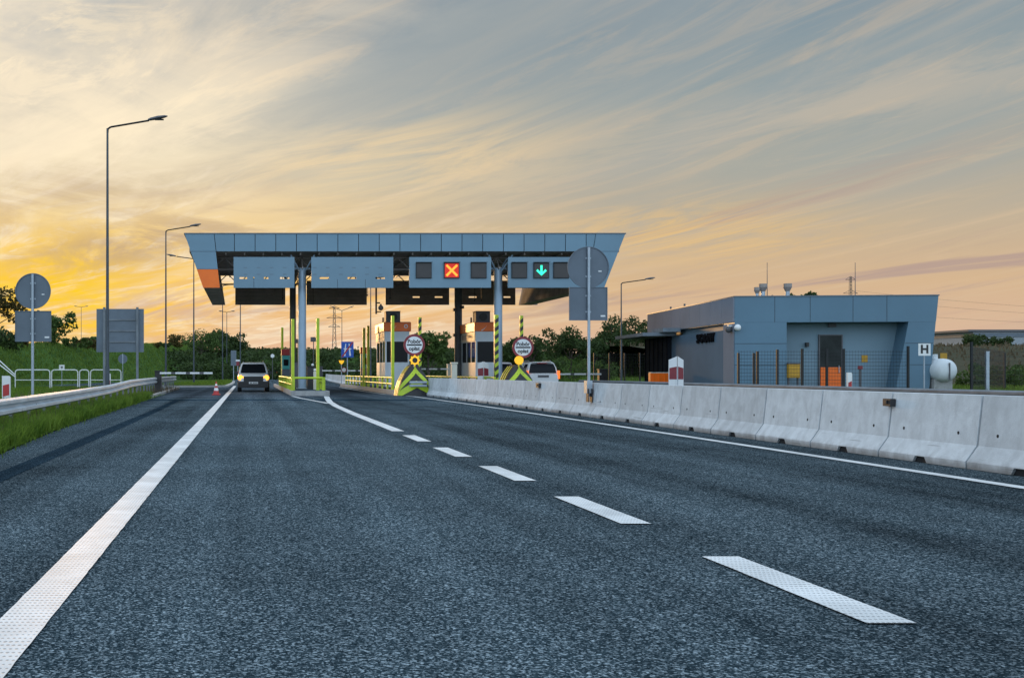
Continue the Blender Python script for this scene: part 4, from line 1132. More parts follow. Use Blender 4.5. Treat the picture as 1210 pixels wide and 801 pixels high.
for f0, f1 in ((xl, lin_), (rin_, xr)):
    a, b = ZT-.13, ZB
    s0 = .03 if f0 is xl else .30
    s1 = -.30 if f0 is xl else -.03
    MB().prism([(f0(a)+s0*.5,a),(f1(a)+s1*.5,a),(f1(b)-.02,b),(f0(b)+.02,b)],'y',.095,D1-D0).build('end_wall','soffit',T)
# rear fascia
MB().prism([(XT0,ZT-.032),(XT1,ZT-.032),(xr(ZF),ZF+.05),(xl(ZF),ZF+.05)],'y',D1-D0-.08,D1-D0).build('rear_fascia','cladding',T)
# underside ribs and trusses
m2 = MB()
for k in range(22):
    xx = XT0+1.2 + k*1.0
    if xx > XT1-1.2: break
    m2.box(xx-.04,xx+.04,.4,D1-D0-.4,ZF-.14,ZF-.022)
m2.build('soffit_rib','steel',T)
def truss(y, z0, z1, xa, xb, step=1.35):
    m = MB(); m.tube((xa,y,z0),(xb,y,z0),.055,.055,6); m.tube((xa,y,z1),(xb,y,z1),.055,.055,6)
    x__ = xa; up = True
    while x__ < xb-.1:
        x2 = min(xb, x__+step/2); m.tube((x__,y,z0 if up else z1),(x2,y,z1 if up else z0),.032,.032,6); up = not up; x__ = x2
    return m
for y_ in (1.6, D1-D0-3.2):
    truss(y_, 6.75, ZF-.16, xl(7)+.9, xr(7)-.9).build('truss','steel',T)
def ytruss(x, z0, z1):
    m = MB(); y = .6; up = True; L = D1-D0-1.2
    m.tube((x,.5,z0),(x,L,z0),.05,.05,6)
    while y < L: m.tube((x,y,z0 if up else z1),(x,y+.8,z1 if up else z0),.03,.03,6); up = not up; y += .8
    return m
for xx in (PX(357,60), PX(443,62), PX(588,60)): ytruss(xx, 6.75, ZF-.16).build('truss','steel',T)
# columns
def column(px, d, r, material, name='column'):
    X = PX(px, d); c = MB().tube((X,d-D0,.0),(X,d-D0,6.75),r,r,20).build(name, material, T, smooth=True)
    m = MB()
    for ang in (45,135,225,315):
        m.tube((X,d-D0,6.35),(X+.9*math.cos(R(ang)),d-D0+.9*math.sin(R(ang)),ZF-.16),.045,.045,6)
    m.box(X-.42,X+.42,d-D0-.06,d-D0+.06,6.70,6.78); m.build('bracket', material, c)
    MB().box(X-r*1.5,X+r*1.5,d-D0-r*1.5,d-D0+r*1.5,.26,.29).build('base_plate','galv',c)
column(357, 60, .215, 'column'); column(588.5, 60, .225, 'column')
column(346, 70.5, .20, 'darkcol'); column(541.5, 70.5, .24, 'darkcol')  # rear pair in a darker tone than the front pair
# boards with a row of see-through slots
def slotted(name, xa, xb, y, zb, zt, slots, zs, hs, material):
    m = MB(); th = .10
    m.box(xa,xb,y,y+th,zb,zs-hs/2); m.box(xa,xb,y,y+th,zs+hs/2,zt)
    cur = xa
    for a, b in slots:
        if a > cur: m.box(cur,a,y,y+th,zs-hs/2,zs+hs/2)
        cur = b
    m.box(cur,xb,y,y+th,zs-hs/2,zs+hs/2)
    return m.build(name, material, T)
df_ = D0 - .0
zt_, zb_ = PZ(303.5,D0), PZ(340,D0)
zs_ = PZ(328.3,D0)
def pxs(lst, d): return [(PX(a,d),PX(b,d)) for a,b in lst]
p1 = slotted('blank_board', PX(276,D0), PX(348,D0), .12, zb_, zt_, pxs([(283,292),(299,300.5),(312,317),(331,342)],D0), zs_, .10, 'clad2')
p2 = slotted('blank_board', PX(368,D0), PX(465,D0), .12, zb_, zt_, pxs([(378,389),(411,421),(444,455)],D0), zs_, .10, 'clad2')
for p, xx in ((p1, PX(300,D0)), (p2, PX(399,D0)), (p2, PX(432,D0))): MB().box(xx-.008,xx+.008,.114,.119,zb_,PZ(329.8,D0)).build('joint','seam',p)
for p, spans in ((p1,[(290,344)]),(p2,[(372,462)])):
    m = MB()
    for a, b in spans:
        k = a
        while k < b:
            for py in (316,324): m.box(PX(k,D0)-.10,PX(k,D0)+.10,.1125,.1185,PZ(py,D0)-.012,PZ(py,D0)+.012)
            k += 15.5
    m.build('fixing','signback',p)
def lane_board(px0, px1, sigs):
    p = MB().box(PX(px0,D0),PX(px1,D0),.12,.30,zb_,zt_).build('signal_board','clad2',T,bevel=.02)
    for c, state in sigs:
        X = PX(c,D0); Z_ = PZ(319.5,D0); s_ = 9.3*D0/F
        box = MB().box(X-s_,X+s_,.04,.115,Z_-s_,Z_+s_).build('signal_box','black',p,bevel=.012)
        scr = MB().box(X-s_*.88,X+s_*.88,.030,.038,Z_-s_*.88,Z_+s_*.88).build('signal_face', 'dispred' if state == 'x' else 'off', p)
        hd = MB().box(X-s_*1.05,X+s_*1.05,-.10,.038,Z_+s_*1.0,Z_+s_*1.05).build('signal_visor','black',p)
        if state == 'x':
            m = MB(); h_ = s_*.68; w_ = s_*.14
            for sg in (1,-1): m.add([(X-h_-w_*.7,.024+.001*sg,Z_-sg*h_+sg*w_*.7),(X-h_+w_*.7,.024+.001*sg,Z_-sg*h_-sg*w_*.7),(X+h_+w_*.7,.024+.001*sg,Z_+sg*h_-sg*w_*.7),(X+h_-w_*.7,.024+.001*sg,Z_+sg*h_+sg*w_*.7)],[(0,1,2,3)])
            m.build('red_cross_symbol','xsign',p)
        if state == 'a':
            m = MB(); w_ = s_*.13
            m.box(X-w_,X+w_,.022,.028,Z_-s_*.45,Z_+s_*.66)
            for sg in (1,-1):
                m.add([(X-sg*w_*.1,.020,Z_-s_*.68),(X+sg*s_*.66,.020,Z_-s_*.06),(X+sg*s_*.50,.020,Z_+s_*.16),(X-sg*w_*.1,.020,Z_-s_*.36)],[(0,1,2,3)])
            m.build('green_arrow_symbol','arrow',p)
lane_board(484, 581, [(501,''),(534,'x'),(566,'')])
lane_board(601, 697, [(614,''),(640,'a'),(663.5,'')])
# rear boards
zr0, zr1 = 5.62, PZ(332,D1); zrs = PZ(351.3,D1)
for a, b, sl_ in ((278,337,[]),(362,433,[]),(455,530,[(487,495),(513,522)]),(545,608,[(553,562),(594,602)]),(622,634,[])):
    q = slotted('rear_board', PX(a,D1), PX(b,D1), D1-D0-.25, zr0, zr1, pxs(sl_,D1), zrs, .10, 'steel')
    for k in range(6):
        if not (sl_ and abs(zr0+.165+k*.27-zrs) < .09): MB().box(PX(a,D1)+.05,PX(b,D1)-.05,D1-D0-.30,D1-D0-.252,zr0+.14+k*.27,zr0+.19+k*.27).build('stiffener','soffit',q)
# bulkhead lights and hanging cameras under the canopy
for px, d in ((334,66),(370,72),(434,63.5),(461,66),(561,68),(569,68)):
    MB().tube((PX(px,d),d-D0,5.60),(PX(px,d),d-D0,5.50),.04,.03,8).tube((PX(px,d),d-D0,5.63),(PX(px,d),d-D0,7.4),.018,.018,6).build('sensor','black',T)
Tc = thing('dome_camera', 'dome camera on a dark hanging bracket under the canopy left of the left booth', 'camera', (PX(444.5,62), 62, PZ(371,62)), 0, 'cameras on the plaza')
hh = 6.75 - PZ(371,62)
MB().tube((0,0,0),(0,0,hh),.05,.05,8).tube((0,0,.12),(.28,0,.12),.03,.03,6).tube((0,0,.62),(.22,0,.62),.04,.04,6).build('bracket','black',Tc)
MB().sphere((.26,0,.34),.15).tube((.26,0,.34),(.26,0,.56),.06,.05,10).build('dome','slate',Tc,smooth=True)
for sg, pz in ((1,363),(-1,366),(1,395),(-1,396)):
    X = PX(541.5,70.2); z_ = PZ(pz,70.2)
    Tc = thing('camera', {363:'camera on the right of the rear dark column, upper',366:'camera on the left of the rear dark column, upper',395:'small box on the right of the rear dark column, lower',396:'small round lamp left of the rear dark column, lower'}[pz], 'camera', (X+sg*.26, 70.2, z_), 0, 'cameras on the plaza')
    MB().box(-.08,.08,-.2,.1,-.09,.09).build('housing','slate',Tc,bevel=.02); MB().box(-.09 if sg > 0 else .0,.0 if sg > 0 else .09,.02,.06,-.03,.03).build('bracket','black',Tc)

# blue end-of-motorway sign
d = 92; T = thing('motorway_sign', 'blue square end of motorway sign with a red diagonal, seen through the middle lane', 'traffic sign', (PX(410.5,d), d, 0))
MB().tube((0,.04,0),(0,.04,PZ(405,d)),.04).build('pole','galv',T); zc_ = PZ(413,d); s_ = 7.3*d/F; sh = 9.3*d/F
p = MB().box(-s_,s_,0,.02,zc_-sh,zc_+sh).build('plate','blue',T)
m = MB()
for sg in (-1,1): m.add([(sg*.10,-.006,zc_+sh*.75),(sg*.17,-.006,zc_+sh*.75),(sg*.30,-.006,zc_-sh*.8),(sg*.16,-.006,zc_-sh*.8)],[(0,1,2,3)])
m.box(-s_*.62,s_*.62,-.009,-.004,zc_+.02,zc_+.10); m.build('road_symbol','white',p)
MB().add([(-s_*.95,-.014,zc_-sh*.9),(-s_*.75,-.014,zc_-sh*.95),(s_*.95,-.014,zc_+sh*.9),(s_*.75,-.014,zc_+sh*.95)],[(0,1,2,3)]).build('diagonal','red',p)
d = 88; T = thing('warning_lamp', 'small amber warning lamp left below the blue end sign', 'lamp', (PX(403.5,d), d, 0))
MB().tube((0,.05,0),(0,.05,PZ(428,d)),.03).build('pole','galv',T); z_ = PZ(427.5,d); MB().prism([(-.22,z_+.12),(.22,z_+.12),(.16,z_-.06),(0,z_-.22),(-.16,z_-.06)],'y',-.02,.03).build('lamp','amber',T)
# blue plates left of the car
d = 120; T = thing('pictogram_board', 'tall blue grey board on a pole just left of the silver car', 'sign', (PX(276,d), d, 0))
MB().box(-.3,.3,0,.03,PZ(432,d),PZ(414,d)).build('board','teal' if False else 'signback',T); MB().tube((0,.07,0),(0,.07,PZ(420,d)),.05).build('pole','galv',T)
d = 112; T = thing('marker_board', 'small white over dark red plate beside the silver car windscreen', 'sign', (PX(281,d), d, 0))
MB().box(-.21,.21,0,.03,PZ(427,d),PZ(424.8,d)).build('plate','white',T); MB().box(-.15,.15,0.002,.028,PZ(432,d),PZ(427.2,d)).build('lower_plate','darkred',T); MB().tube((0,.06,0),(0,.06,PZ(426,d)),.04).build('pole','galv',T)
d = 150; T = thing('round_mirror', 'small white round mirror on a pole against the dark wood', 'mirror', (PX(322,d), d, 0))
MB().disc((0,PZ(420.5,d)),.26,0,.03,20).build('mirror','white',T); MB().tube((0,.06,0),(0,.06,PZ(420,d)),.04).build('pole','slate',T)

# ------------------------------------------------------------------ cars
def rrect(w, z0, z1, y, r=.16, n=4):
    pts = []
    for cx_, cz_, a0 in ((w-r,z1-r,0),(-w+r,z1-r,90),(-w+r,z0+r,180),(w-r,z0+r,270)):
        for k in range(n+1):
            a = R(a0+90*k/n); pts.append((cx_+r*math.cos(a), y, cz_+r*math.sin(a)))
    return pts
def car(label, loc, rz, paint, H=1.78, front_lit=False, rear_lit=False, rack=True):
    T = thing('car', label, 'car', loc, rz)          # local -y is the front
    st = [(-2.18,.72,.36,.78,.10),(-2.10,.82,.27,.94,.14),(-1.85,.87,.24,1.02,.16),(-1.1,.90,.22,1.09,.18),(0,.91,.21,1.10,.18),(1.4,.91,.22,1.10,.18),(2.0,.89,.26,1.08,.16),(2.16,.83,.34,1.02,.14)]
    MB().loft([rrect(w,a,b,y_,r) for y_,w,a,b,r in st]).build('body', paint, T, smooth=True)
    # greenhouse
    zb, zt = 1.04, H
    def ring(z_, yf, yr, w): return [(-w,yf+.12,z_),(-w*.93,yf,z_),(w*.93,yf,z_),(w,yf+.12,z_),(w,yr-.12,z_),(w*.93,yr,z_),(-w*.93,yr,z_),(-w,yr-.12,z_)]
    rg = [ring(zb,-1.10,2.06,.88), ring(zb+(zt-zb)*.55,-.62,2.00,.80), ring(zt-.08,-.26,1.90,.71), ring(zt-.015,-.10,1.80,.64), ring(zt,.15,1.6,.5)]
    MB().loft(rg).build('cabin', paint, T, smooth=True)
    def at(u, side, f):    # point on front/rear screen: u -1..1 across, f 0..1 up
        yy = np.interp(f,[0,.55,1],[-1.10,-.62,-.26] if side < 0 else [2.06,2.00,1.90]); w = np.interp(f,[0,.55,1],[.88,.80,.71])*.93
        return (u*w*.93, float(yy)+side*.02, float(np.interp(f,[0,.55,1],[zb, zb+(zt-zb)*.55, zt-.08])))
    def screen(side):
        m = MB(); vs = []; fs = []
        for j, f in enumerate((.07,.3,.55,.75,.95)):
            vs += [at(-1,side,f), at(1,side,f)]
        for j in range(4): fs.append((2*j,2*j+1,2*j+3,2*j+2))
        return m.add(vs,fs)
    screen(-1).build('windscreen','glass',T); screen(1).build('rear_window','glass',T)
    for s_ in (-1,1):
        def sp_(y_, f):
            w = float(np.interp(f,[0,.55,1],[.88,.80,.71])) + .012; return (s_*w, y_, float(np.interp(f,[0,.55,1],[zb, zb+(zt-zb)*.55, zt-.08])))
        for ya, yb in ((-.78,.22),(.32,1.15),(1.24,1.84)):
            ya2 = ya + (.38 if ya < -.5 else 0)
            MB().add([sp_(ya+.06,.08),sp_(yb,.08),sp_(yb,.55),sp_(ya2-.12 if ya < -.5 else ya+.02,.55),sp_(yb,.90),sp_(ya2+.12 if ya < -.5 else ya+.04,.90)],[(0,1,2,3),(3,2,4,5)]).build('side_window','glass',T)
        mr = MB().box(min(s_*.90,s_*1.08),max(s_*.90,s_*1.08),-.86,-.70,1.03,1.20).build('mirror','plastic',T,bevel=.03)
        if rack: MB().path([(s_*.60,-.05,zt-.02),(s_*.60,.05,zt+.06),(s_*.60,1.5,zt+.06),(s_*.60,1.62,zt-.02)],.022,6).build('roof_rail','galv',T)
        for yy in (-1.38,1.36):
            wh = MB().tube((s_*.70,yy,.33),(s_*.925,yy,.33),.33,.33,22).build('wheel','rubber',T,smooth=True)
            MB().tube((s_*.926,yy,.33),(s_*.94,yy,.33),.21,.19,16).build('rim','wheel',wh)
        hl = MB().loft([rrect_c(s_*.72,.80,.17,.13,-2.17),rrect_c(s_*.73,.82,.20,.16,-1.98)]).build('headlight','headl' if front_lit else 'glassg',T,smooth=True)
        MB().box(min(s_*.80,s_*.92),max(s_*.80,s_*.92),2.02,2.175,.78,1.22).build('tail_light','tail' if rear_lit else 'red',T,bevel=.02)
    MB().loft([rrect(.56,.58,.88,-2.215,.05),rrect(.60,.56,.93,-2.0,.05)]).build('grille','plastic',T)
    MB().loft([rrect(.84,.26,.60,-2.235,.08),rrect(.915,.23,.63,-1.9,.08)]).build('front_bumper','plastic',T)
    MB().loft([rrect(.88,.26,.62,1.95,.08),rrect(.82,.28,.60,2.22,.08)]).build('rear_bumper',paint if rear_lit else 'plastic',T)
    for yy, dy in ((-2.250,-.004),(2.238,.004)):
        pl = MB().box(-.26,.26,min(yy,yy+.012),max(yy,yy+.012),.47,.58).build('number_plate','white',T)
    if front_lit:
        m = MB()
        for k,(a,b) in enumerate(((-.20,-.15),(-.13,-.08),(-.02,.03),(.05,.09),(.11,.16),(.18,.22))): m.box(a,b,-2.256,-2.2515,.495,.555)
        m.build('plate_marks','black',T)
        for s_ in (-1, 1):
            ld = bpy.data.lights.new('headlight_beam', 'SPOT'); lo_ = bpy.data.objects.new('headlight_beam', ld); COL.objects.link(lo_); lo_.parent = T
            ld.energy = 260; ld.color = (1, .58, .22); ld.spot_size = R(46); ld.spot_blend = .9; ld.shadow_soft_size = .08
            lo_.location = (s_*.72, -2.30, .80); lo_.rotation_euler = (R(84), 0, math.pi)
    if rear_lit:
        MB().box(-.30,.30,2.165,2.19,.86,.98).build('tailgate_trim','slate',T); MB().box(-.28,.28,1.84,1.99,zt-.09,zt-.05).build('brake_light','red',T)
        MB().box(-.55,.55,1.72,2.02,zt-.05,zt-.005).build('spoiler',paint,T,bevel=.015)
    return T
def rrect_c(cx_, cz_, w, h, y): return [(cx_+w*math.cos(a)*(1 if abs(math.cos(a)) < .8 else .95), y, cz_+h*math.sin(a)) for a in [2*math.pi*k/14 for k in range(14)]]
car('pale silver estate car with lit headlights driving out of the left open lane', (PX(299.5,64)+0, 66.2, .006), 0, 'carwhite', 1.72, True, False)
car('white car with orange tail lights leaving beyond the right crash cushion', (PX(640,60)+.05, 62.3, .006), R(182), 'carwhite', 1.70, False, True)
car('rosy grey car half hidden behind the striped column', (PX(593,76), 78, .006), R(180), 'cargrey', 1.82, False, False, False)
car('small far white car beyond the first island, right of the silver car', (PX(321,190), 190, .006), R(180), 'carwhite', 1.6, False, True, False)

# ------------------------------------------------------------------ office building
BD = 50.0; bx0, bx1 = PX(868,BD), PX(1110,BD); bh = PZ(351,BD)
bd_len = 15.5; ang = math.atan2(PX(765,65.3)-bx0, 15.3)
T = thing('office_building', 'low flat roofed toll office clad in blue grey panels right of the plaza', 'building', (bx0, BD, 0), -ang)
BW = (bx1-bx0)/math.cos(ang) - .60
zband = PZ(381,BD); lean = .27
# front fascia band, leaning sides at right
BWb = BW - (bh)*.095
def xrb(z_): return BW - (bh - z_)*.095
MB().prism([(0,zband),(xrb(zband),zband),(BW,bh),(0,bh)],'y',0,bd_len*.98).build('roof','officeclad',T)
# carve look: band at the front, pier left, pier right, recessed wall
MB().box(0.006,2.25,.004,1.5,0,zband-.004).build('pier','officeclad',T)
MB().prism([(xrb(zband)-1.75,0),(xrb(0),0),(xrb(zband)-.006,zband-.004),(xrb(zband)-1.15,zband-.004)],'y',.004,1.5).build('pier','officeclad',T)
MB().box(.30,xrb(0)-.3,1.0,bd_len-.3,0,zband-.006).build('wall','wall',T)
MB().box(-.02,BW+.03,-.03,bd_len,bh,bh+.05).build('parapet_cap','signback',T)
# fascia joints
m = MB()
for u in (.20,.375,.585,.75):
    m.box(BW*u-.008,BW*u+.008,-.006,-.001,zband,bh)
m.build('joint','seam',T)
m = MB()
for z_ in (PZ(406,BD), PZ(431,BD)):
    m.box(.006,2.25,-.004,.002,z_-.008,z_+.008); m.box(xrb(zband)-1.3,xrb(z_)-.02,-.004,.002,z_-.008,z_+.008)
m.build('joint','seam',T)
# left side: fascia with vertical panels, slightly proud; flat wall with lettering below
pnl = MB(); sgap = .02; ns = 9; L = bd_len*.98
for k in range(ns):
    pnl.box(-.05,-.002,L*k/ns+sgap/2,L*(k+1)/ns-sgap/2,zband+.02,bh-.01)
pnl.build('side_fascia','panelside',T)
MB().box(.0,.29,1.5,bd_len*.66,0,zband-.3).build('side_wall','sidewall',T)
MB().box(-.03,-.002,.02,1.48,0,zband-.05).build('side_pier','panelside',T)
# glazed entrance corner
MB().box(-.2,.28,bd_len*.66+.01,bd_len*.97,.1,zband-.25).build('entrance_glazing','darkpane',T)
m = MB()
for k in range(6): yy = bd_len*(.665+.06*k); m.box(-.24,-.203,yy,yy+.06,.1,zband-.25)
m.build('mullion','letter',T)
text_part('lettering','SPO ŁANY',.62,'letter',T,(-.04,4.15,zband-.60),rot=(math.pi/2,0,-math.pi/2),depth=.04,xs=.98,bold=.012)
# front wall: door, boxes
def bx(px, dep=51.0):
    ly = dep-BD; k = (px-292.0)/F; c_, s_ = math.cos(ang), math.sin(ang)
    return (k*(BD+ly*c_) - bx0 - ly*s_)/(c_ + k*s_)
wy = 1.0
dz0, dz1 = .12, PZ(397,51)
dr = MB().box(bx(968),bx(993.5),wy-.07,wy-.003,PZ(433.5,51),dz1).build('door','glassg',T)
MB().box(bx(969),bx(993),wy-.075,wy-.003,dz0,PZ(434,51)).build('door_panel','orange',dr)
m = MB(); e=.05; m.box(bx(968)-e,bx(968),wy-.09,wy-.003,dz0,dz1+e).box(bx(993.5),bx(993.5)+e,wy-.09,wy-.003,dz0,dz1+e).box(bx(968),bx(993.5),wy-.09,wy-.003,dz1,dz1+e); m.build('frame','slate',dr)
MB().tube((bx(990),wy-.13,1.1),(bx(990),wy-.13,1.45),.02).build('handle','galv',dr)
MB().box(bx(978),bx(987),wy-.12,wy-.003,PZ(387,51),PZ(383,51)).build('wall_lamp','slate',T)
MB().box(bx(951),bx(954),wy-.2,wy-.003,PZ(410,51),PZ(405,51)).build('wall_box','black',T)
MB().box(bx(1018),bx(1025),wy-.03,wy-.003,PZ(428,51),PZ(420,51)).build('yellow_notice','ochre',T)
cm = MB().sphere((-.16,.30,PZ(389,50.2)),.16).build('camera_dome','slate',T,smooth=True); MB().box(-.2,.1,.2,.4,PZ(386,50.2),PZ(384,50.2)).build('camera_arm','white',cm)
MB().sphere((.08,-.16,PZ(387,49.8)),.15).build('camera_dome','white',T,smooth=True)
# porch slab
MB().box(-1.75,.0,bd_len*.60,bd_len*1.02,zband-.30,zband-.12).build('porch_roof','porch',T); MB().box(-.9,.0,bd_len*.55,bd_len*.70,zband-.11,zband+.10).build('porch_upstand','porch',T)
# roof gear
def roof_z(d_): return bh+.05
def vent(px, top, w, dd=4.0):
    X = bx(px,BD+dd); h = PZ(top,BD+dd)-bh-.05
    v = MB().tube((X,dd,bh),(X,dd,bh+.2),w*.55,w*.4,14).tube((X,dd,bh+.2),(X,dd,bh+.05+h*.6),w*.26,w*.26,12).build('roof_vent','galv',T,smooth=True)
    MB().tube((X,dd,bh+.05+h*.55),(X,dd,bh+.05+h*.8),w*.25,w*.5,14).tube((X,dd,bh+.05+h*.8),(X,dd,bh+.05+h),w*.5,w*.5,14).build('cowl','steel',v)
vent(894.5,340,.30); vent(901.5,336,.40); vent(930.5,336,.40)
for px, top in ((906.5,311),(1010.5,312)):
    MB().tube((bx(px,54),4,bh),(bx(px,54),4,PZ(top,54)),.022,.012,6).build('antenna','slate',T)
MB().prism([(bx(910.5,54),bh+.05),(bx(914.5,54),bh+.05),(bx(912.5,54),bh+.35)],'y',3.9,4.1).build('roof_pin','slate',T)
for u in (.55,.72): MB().tube((.2,bd_len*u,bh+.05),(.2,bd_len*u,bh+.22),.05).build('roof_pin','slate',T)

# yellow gas cabinet, orange block, tank, H sign
T = thing('gas_cabinet', 'yellow orange wall cabinet left of the office door', 'cabinet', (PX(939,49.6), 49.6, PZ(446.5,49.6)))
w_ = 6.8*49.6/F; h_ = 16.5*49.6/F
MB().box(-w_,w_,0,.3,0,h_).build('box','ochre',T,bevel=.02); MB().box(-w_*1.06,w_*1.06,-.03,.32,h_,h_+.05).build('lid','slate',T); MB().box(-w_*.8,w_*.8,-.012,-.002,h_*.1,h_*.9).build('door','ochre',T); MB().box(-w_*.9,-w_*.7,.1,.2,-1.0,0).box(w_*.7,w_*.9,.1,.2,-1.0,0).build('leg','slate',T)
T = thing('plastic_barrier', 'orange water filled barrier beside the office entrance marker', 'barrier', (PX(782,58), 58, 0))
MB().prism([(-.35,0),(.35,0),(.35,.2),(.16,.5),(.16,1.1),(-.16,1.1),(-.16,.5),(-.35,.2)],'x',-.65,.65).build('body','orange',T,bevel=.02)
m = MB()
for k in range(4): m.box(-.5+.3*k-.03,-.5+.3*k+.03,-.19,-.155,.5,1.02)
m.build('rib','orange',T); MB().box(-.62,.62,-.17,.17,1.102,1.14).build('top_strip','cream',T)
d = 48.6; T = thing('gas_tank', 'white horizontal gas tank at the right corner of the office', 'tank', (PX(1121.5,d), d, 0))
r_ = .52; zc_ = PZ(437.5,d); rings = []
for y_, k in ((-.02,.2),(.02,.55),(.1,.8),(.22,.95),(.4,1),(1.5,1),(1.7,.9),(1.8,.5)):
    rings.append([(r_*k*math.cos(2*math.pi*i/28), y_, zc_+r_*k*math.sin(2*math.pi*i/28)) for i in range(28)])
MB().loft(rings).build('shell','tank',T,smooth=True)
MB().box(-.02,.02,-.06,.0,zc_-.42,zc_+.33).build('level_gauge','slate',T); MB().tube((-.1,1.0,zc_+.5),(-.1,1.0,zc_+.72),.2,.2,16).build('valve_cap','tank',T)
MB().box(-.4,.4,.4,1.5,0,zc_-.4).build('cradle','kerb',T)
T = thing('yellow_notice', 'small yellow notice on a stick above the gas tank', 'sign', (PX(1121.5,52), 52.4, 0))
MB().tube((0,.05,0),(0,.05,PZ(423,52)),.025).build('pole','galv',T); z_ = PZ(421,52); MB().box(-.16,.16,0,.015,z_-.16,z_+.16).build('plate','ochre',T)
d = 44.5; T = thing('hydrant_sign', 'white plate with a black letter H in front of the office corner', 'sign', (PX(1092.5,d), d, 0)); z_ = PZ(413,d); s_ = 7.2*d/F
MB().tube((0,.03,0),(0,.03,z_),.03).build('pole','galv',T); p = MB().box(-s_,s_,0,.012,z_-s_,z_+s_).build('plate','white',T)
text_part('letter','H',.46,'black',p,(0,-.004,z_),depth=.003,bold=.018)
T = thing('hydrant_post', 'thin red topped stand pipe on the weeds right of the office door', 'hydrant', (PX(1016.5,46), 46, 0))
MB().tube((0,0,0),(0,0,PZ(436,46)),.05).build('pipe','slate',T); MB().tube((0,0,PZ(436,46)),(0,0,PZ(432,46)),.10,.09,12).build('head','darkred',T)

# ------------------------------------------------------------------ mesh fences
def fence(label, pts, h, posts, group='dark mesh fences', wires=14):
    T = thing('mesh_fence', label, 'fence', (pts[0][0], pts[0][1], 0), 0, group); ox, oy = pts[0]
    for (px_, py_, hh_) in posts: MB().box(px_-ox-.04,px_-ox+.04,py_-oy-.04,py_-oy+.04,-.1,hh_).build('post','fence',T)
    m = MB()
    for a, b in zip(pts[:-1], pts[1:]):
        ax, ay, bx_, by_ = a[0]-ox, a[1]-oy, b[0]-ox, b[1]-oy
        for k in range(wires): z_ = .1 + (h-.15)*k/(wires-1); m.tube((ax,ay,z_),(bx_,by_,z_),.006,.006,4)
        n = int(math.hypot(bx_-ax, by_-ay)/.12)
        for k in range(n): u = k/n; m.tube((ax+(bx_-ax)*u,ay+(by_-ay)*u,.08),(ax+(bx_-ax)*u,ay+(by_-ay)*u,h),.004,.004,3)
    m.build('mesh','fence',T); return T
d = 45.5
fp = [(PX(p,d), d, PZ(tp,d)) for p, tp in ((872.5,417),(891,417),(895,415),(918.5,413),(948,412),(977,412),(997,412),(1073,409))]
fence('dark mesh fence running in front of the office wall and door', [(PX(872.5,d),d),(PX(1073,d),d)], PZ(414,d), fp)
fp = [(PX(p,dd), dd, PZ(tp,dd)) for p, dd, tp in ((1148,46,404),(1187,56,417))]
fence('taller mesh fence posts right of the gas tank', [(PX(1148,46),46),(PX(1187,56),56),(PX(1240,56),56)], 2.2, fp, wires=10)
T = thing('pale_post', 'pale thin post between the dark fence posts by the right edge', 'post', (PX(1166.5,50),50,0)); MB().box(-.07,.07,-.05,.05,0,PZ(416,50)).build('post','galv',T); MB().box(-.08,.08,-.06,.06,PZ(416,50),PZ(415,50)).build('cap','galv',T)
d = 76
fp = [(PX(p,d), d, PZ(417,d)) for p in (702,720,738,756,770)]
fence('dark mesh fence on the grass left of the office entrance', [(PX(702,d),d),(PX(770,d),d)], PZ(418,d), fp, wires=12)

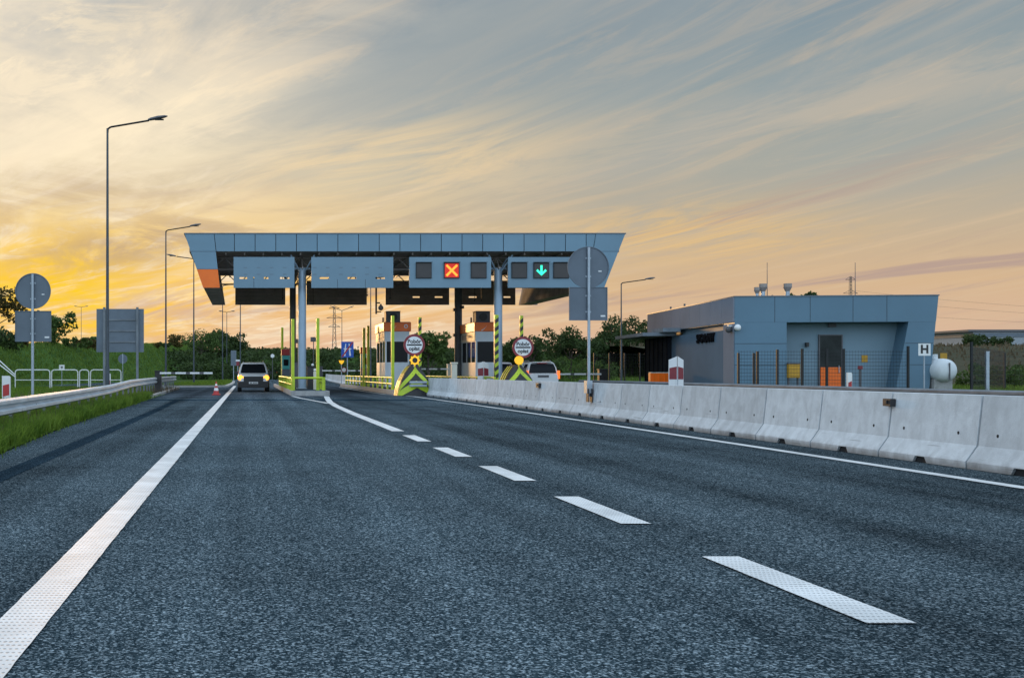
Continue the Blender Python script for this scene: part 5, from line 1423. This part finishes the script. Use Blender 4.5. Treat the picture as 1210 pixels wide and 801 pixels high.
# far hall, pylons, wires
d = 430; T = thing('distant_hall', 'long pale industrial hall on the horizon at the right edge', 'building', (PX(1150,d), d, 4))
MB().box(0,60,0,40,0,PZ(392,d)-4).build('wall','hall',T); MB().box(-2.5,60,-1,41,PZ(392,d)-4,PZ(389.5,d)-4).build('roof','slate',T); MB().box(-.3,60,-.3,40.3,PZ(398,d)-4,PZ(394,d)-4).build('band','signback',T)
def pylon(label, px, d, top, w, base=0.0):
    h = PZ(top,d); T = thing('pylon', label, 'pylon', (PX(px,d), d, base), 0, 'lattice pylons on the horizon'); m = MB(); r = .11
    for sx_ in (-1,1):
        for sy_ in (-1,1): m.tube((sx_*w/2,sy_*w/2,0),(sx_*w*.22,sy_*w*.22,h*.55),r,r,4); m.tube((sx_*w*.22,sy_*w*.22,h*.55),(sx_*w*.12,sy_*w*.12,h),r,r,4)
    n = 14
    for k in range(n):
        za, zb_2 = h*k/n, h*(k+1)/n
        wa = w/2*(1-.56*min(1,za/(h*.55))) if za < h*.55 else w*.22-(w*.10)*(za-h*.55)/(h*.45)
        wb_ = w/2*(1-.56*min(1,zb_2/(h*.55))) if zb_2 < h*.55 else w*.22-(w*.10)*(zb_2-h*.55)/(h*.45)
        m.tube((-wa,-wa,za),(wb_,-wb_,zb_2),r*.7,r*.7,4); m.tube((wa,-wa,za),(-wb_,-wb_,zb_2),r*.7,r*.7,4)
    m.build('mast','lattice',T,)
    for z_, s_ in ((.97,.8),(.83,1.15),(.70,.9)):
        MB().tube((-w*s_,0,h*z_),(w*s_,0,h*z_),.13,.13,4).tube((-w*s_,0,h*z_),(0,0,h*(z_+.035)),.09,.09,4).tube((w*s_,0,h*z_),(0,0,h*(z_+.035)),.12,.12,4).build('crossarm','lattice',T)
    return T
pylon('lattice pylon behind the plaza beside the twin arm lamp', 395, 600, 362, 3.6)
pylon('lattice pylon rising behind the office roof', 1005, 600, 327, 3.4)
for i, (ya, yb, lab) in enumerate(((357,372,'uppermost faint power line right of the office roof'),(366,379,'middle faint power line right of the office roof'),(381,386,'lowest faint power line right of the office roof'))):
    d = 600; a = (PX(1005,d), d, PZ(ya-14,d)); b = (PX(1330,d), d-40, PZ(yb,d-40)); m = MB(); pts = []
    for k in range(13):
        u = k/12; pts.append((a[0]+(b[0]-a[0])*u, a[1]+(b[1]-a[1])*u, a[2]+(b[2]-a[2])*u - 7*u*(1-u)))
    o = m.path(pts, .045, 4).build('power_line','lattice'); tag(o, lab, 'power line', 'power lines on the right')
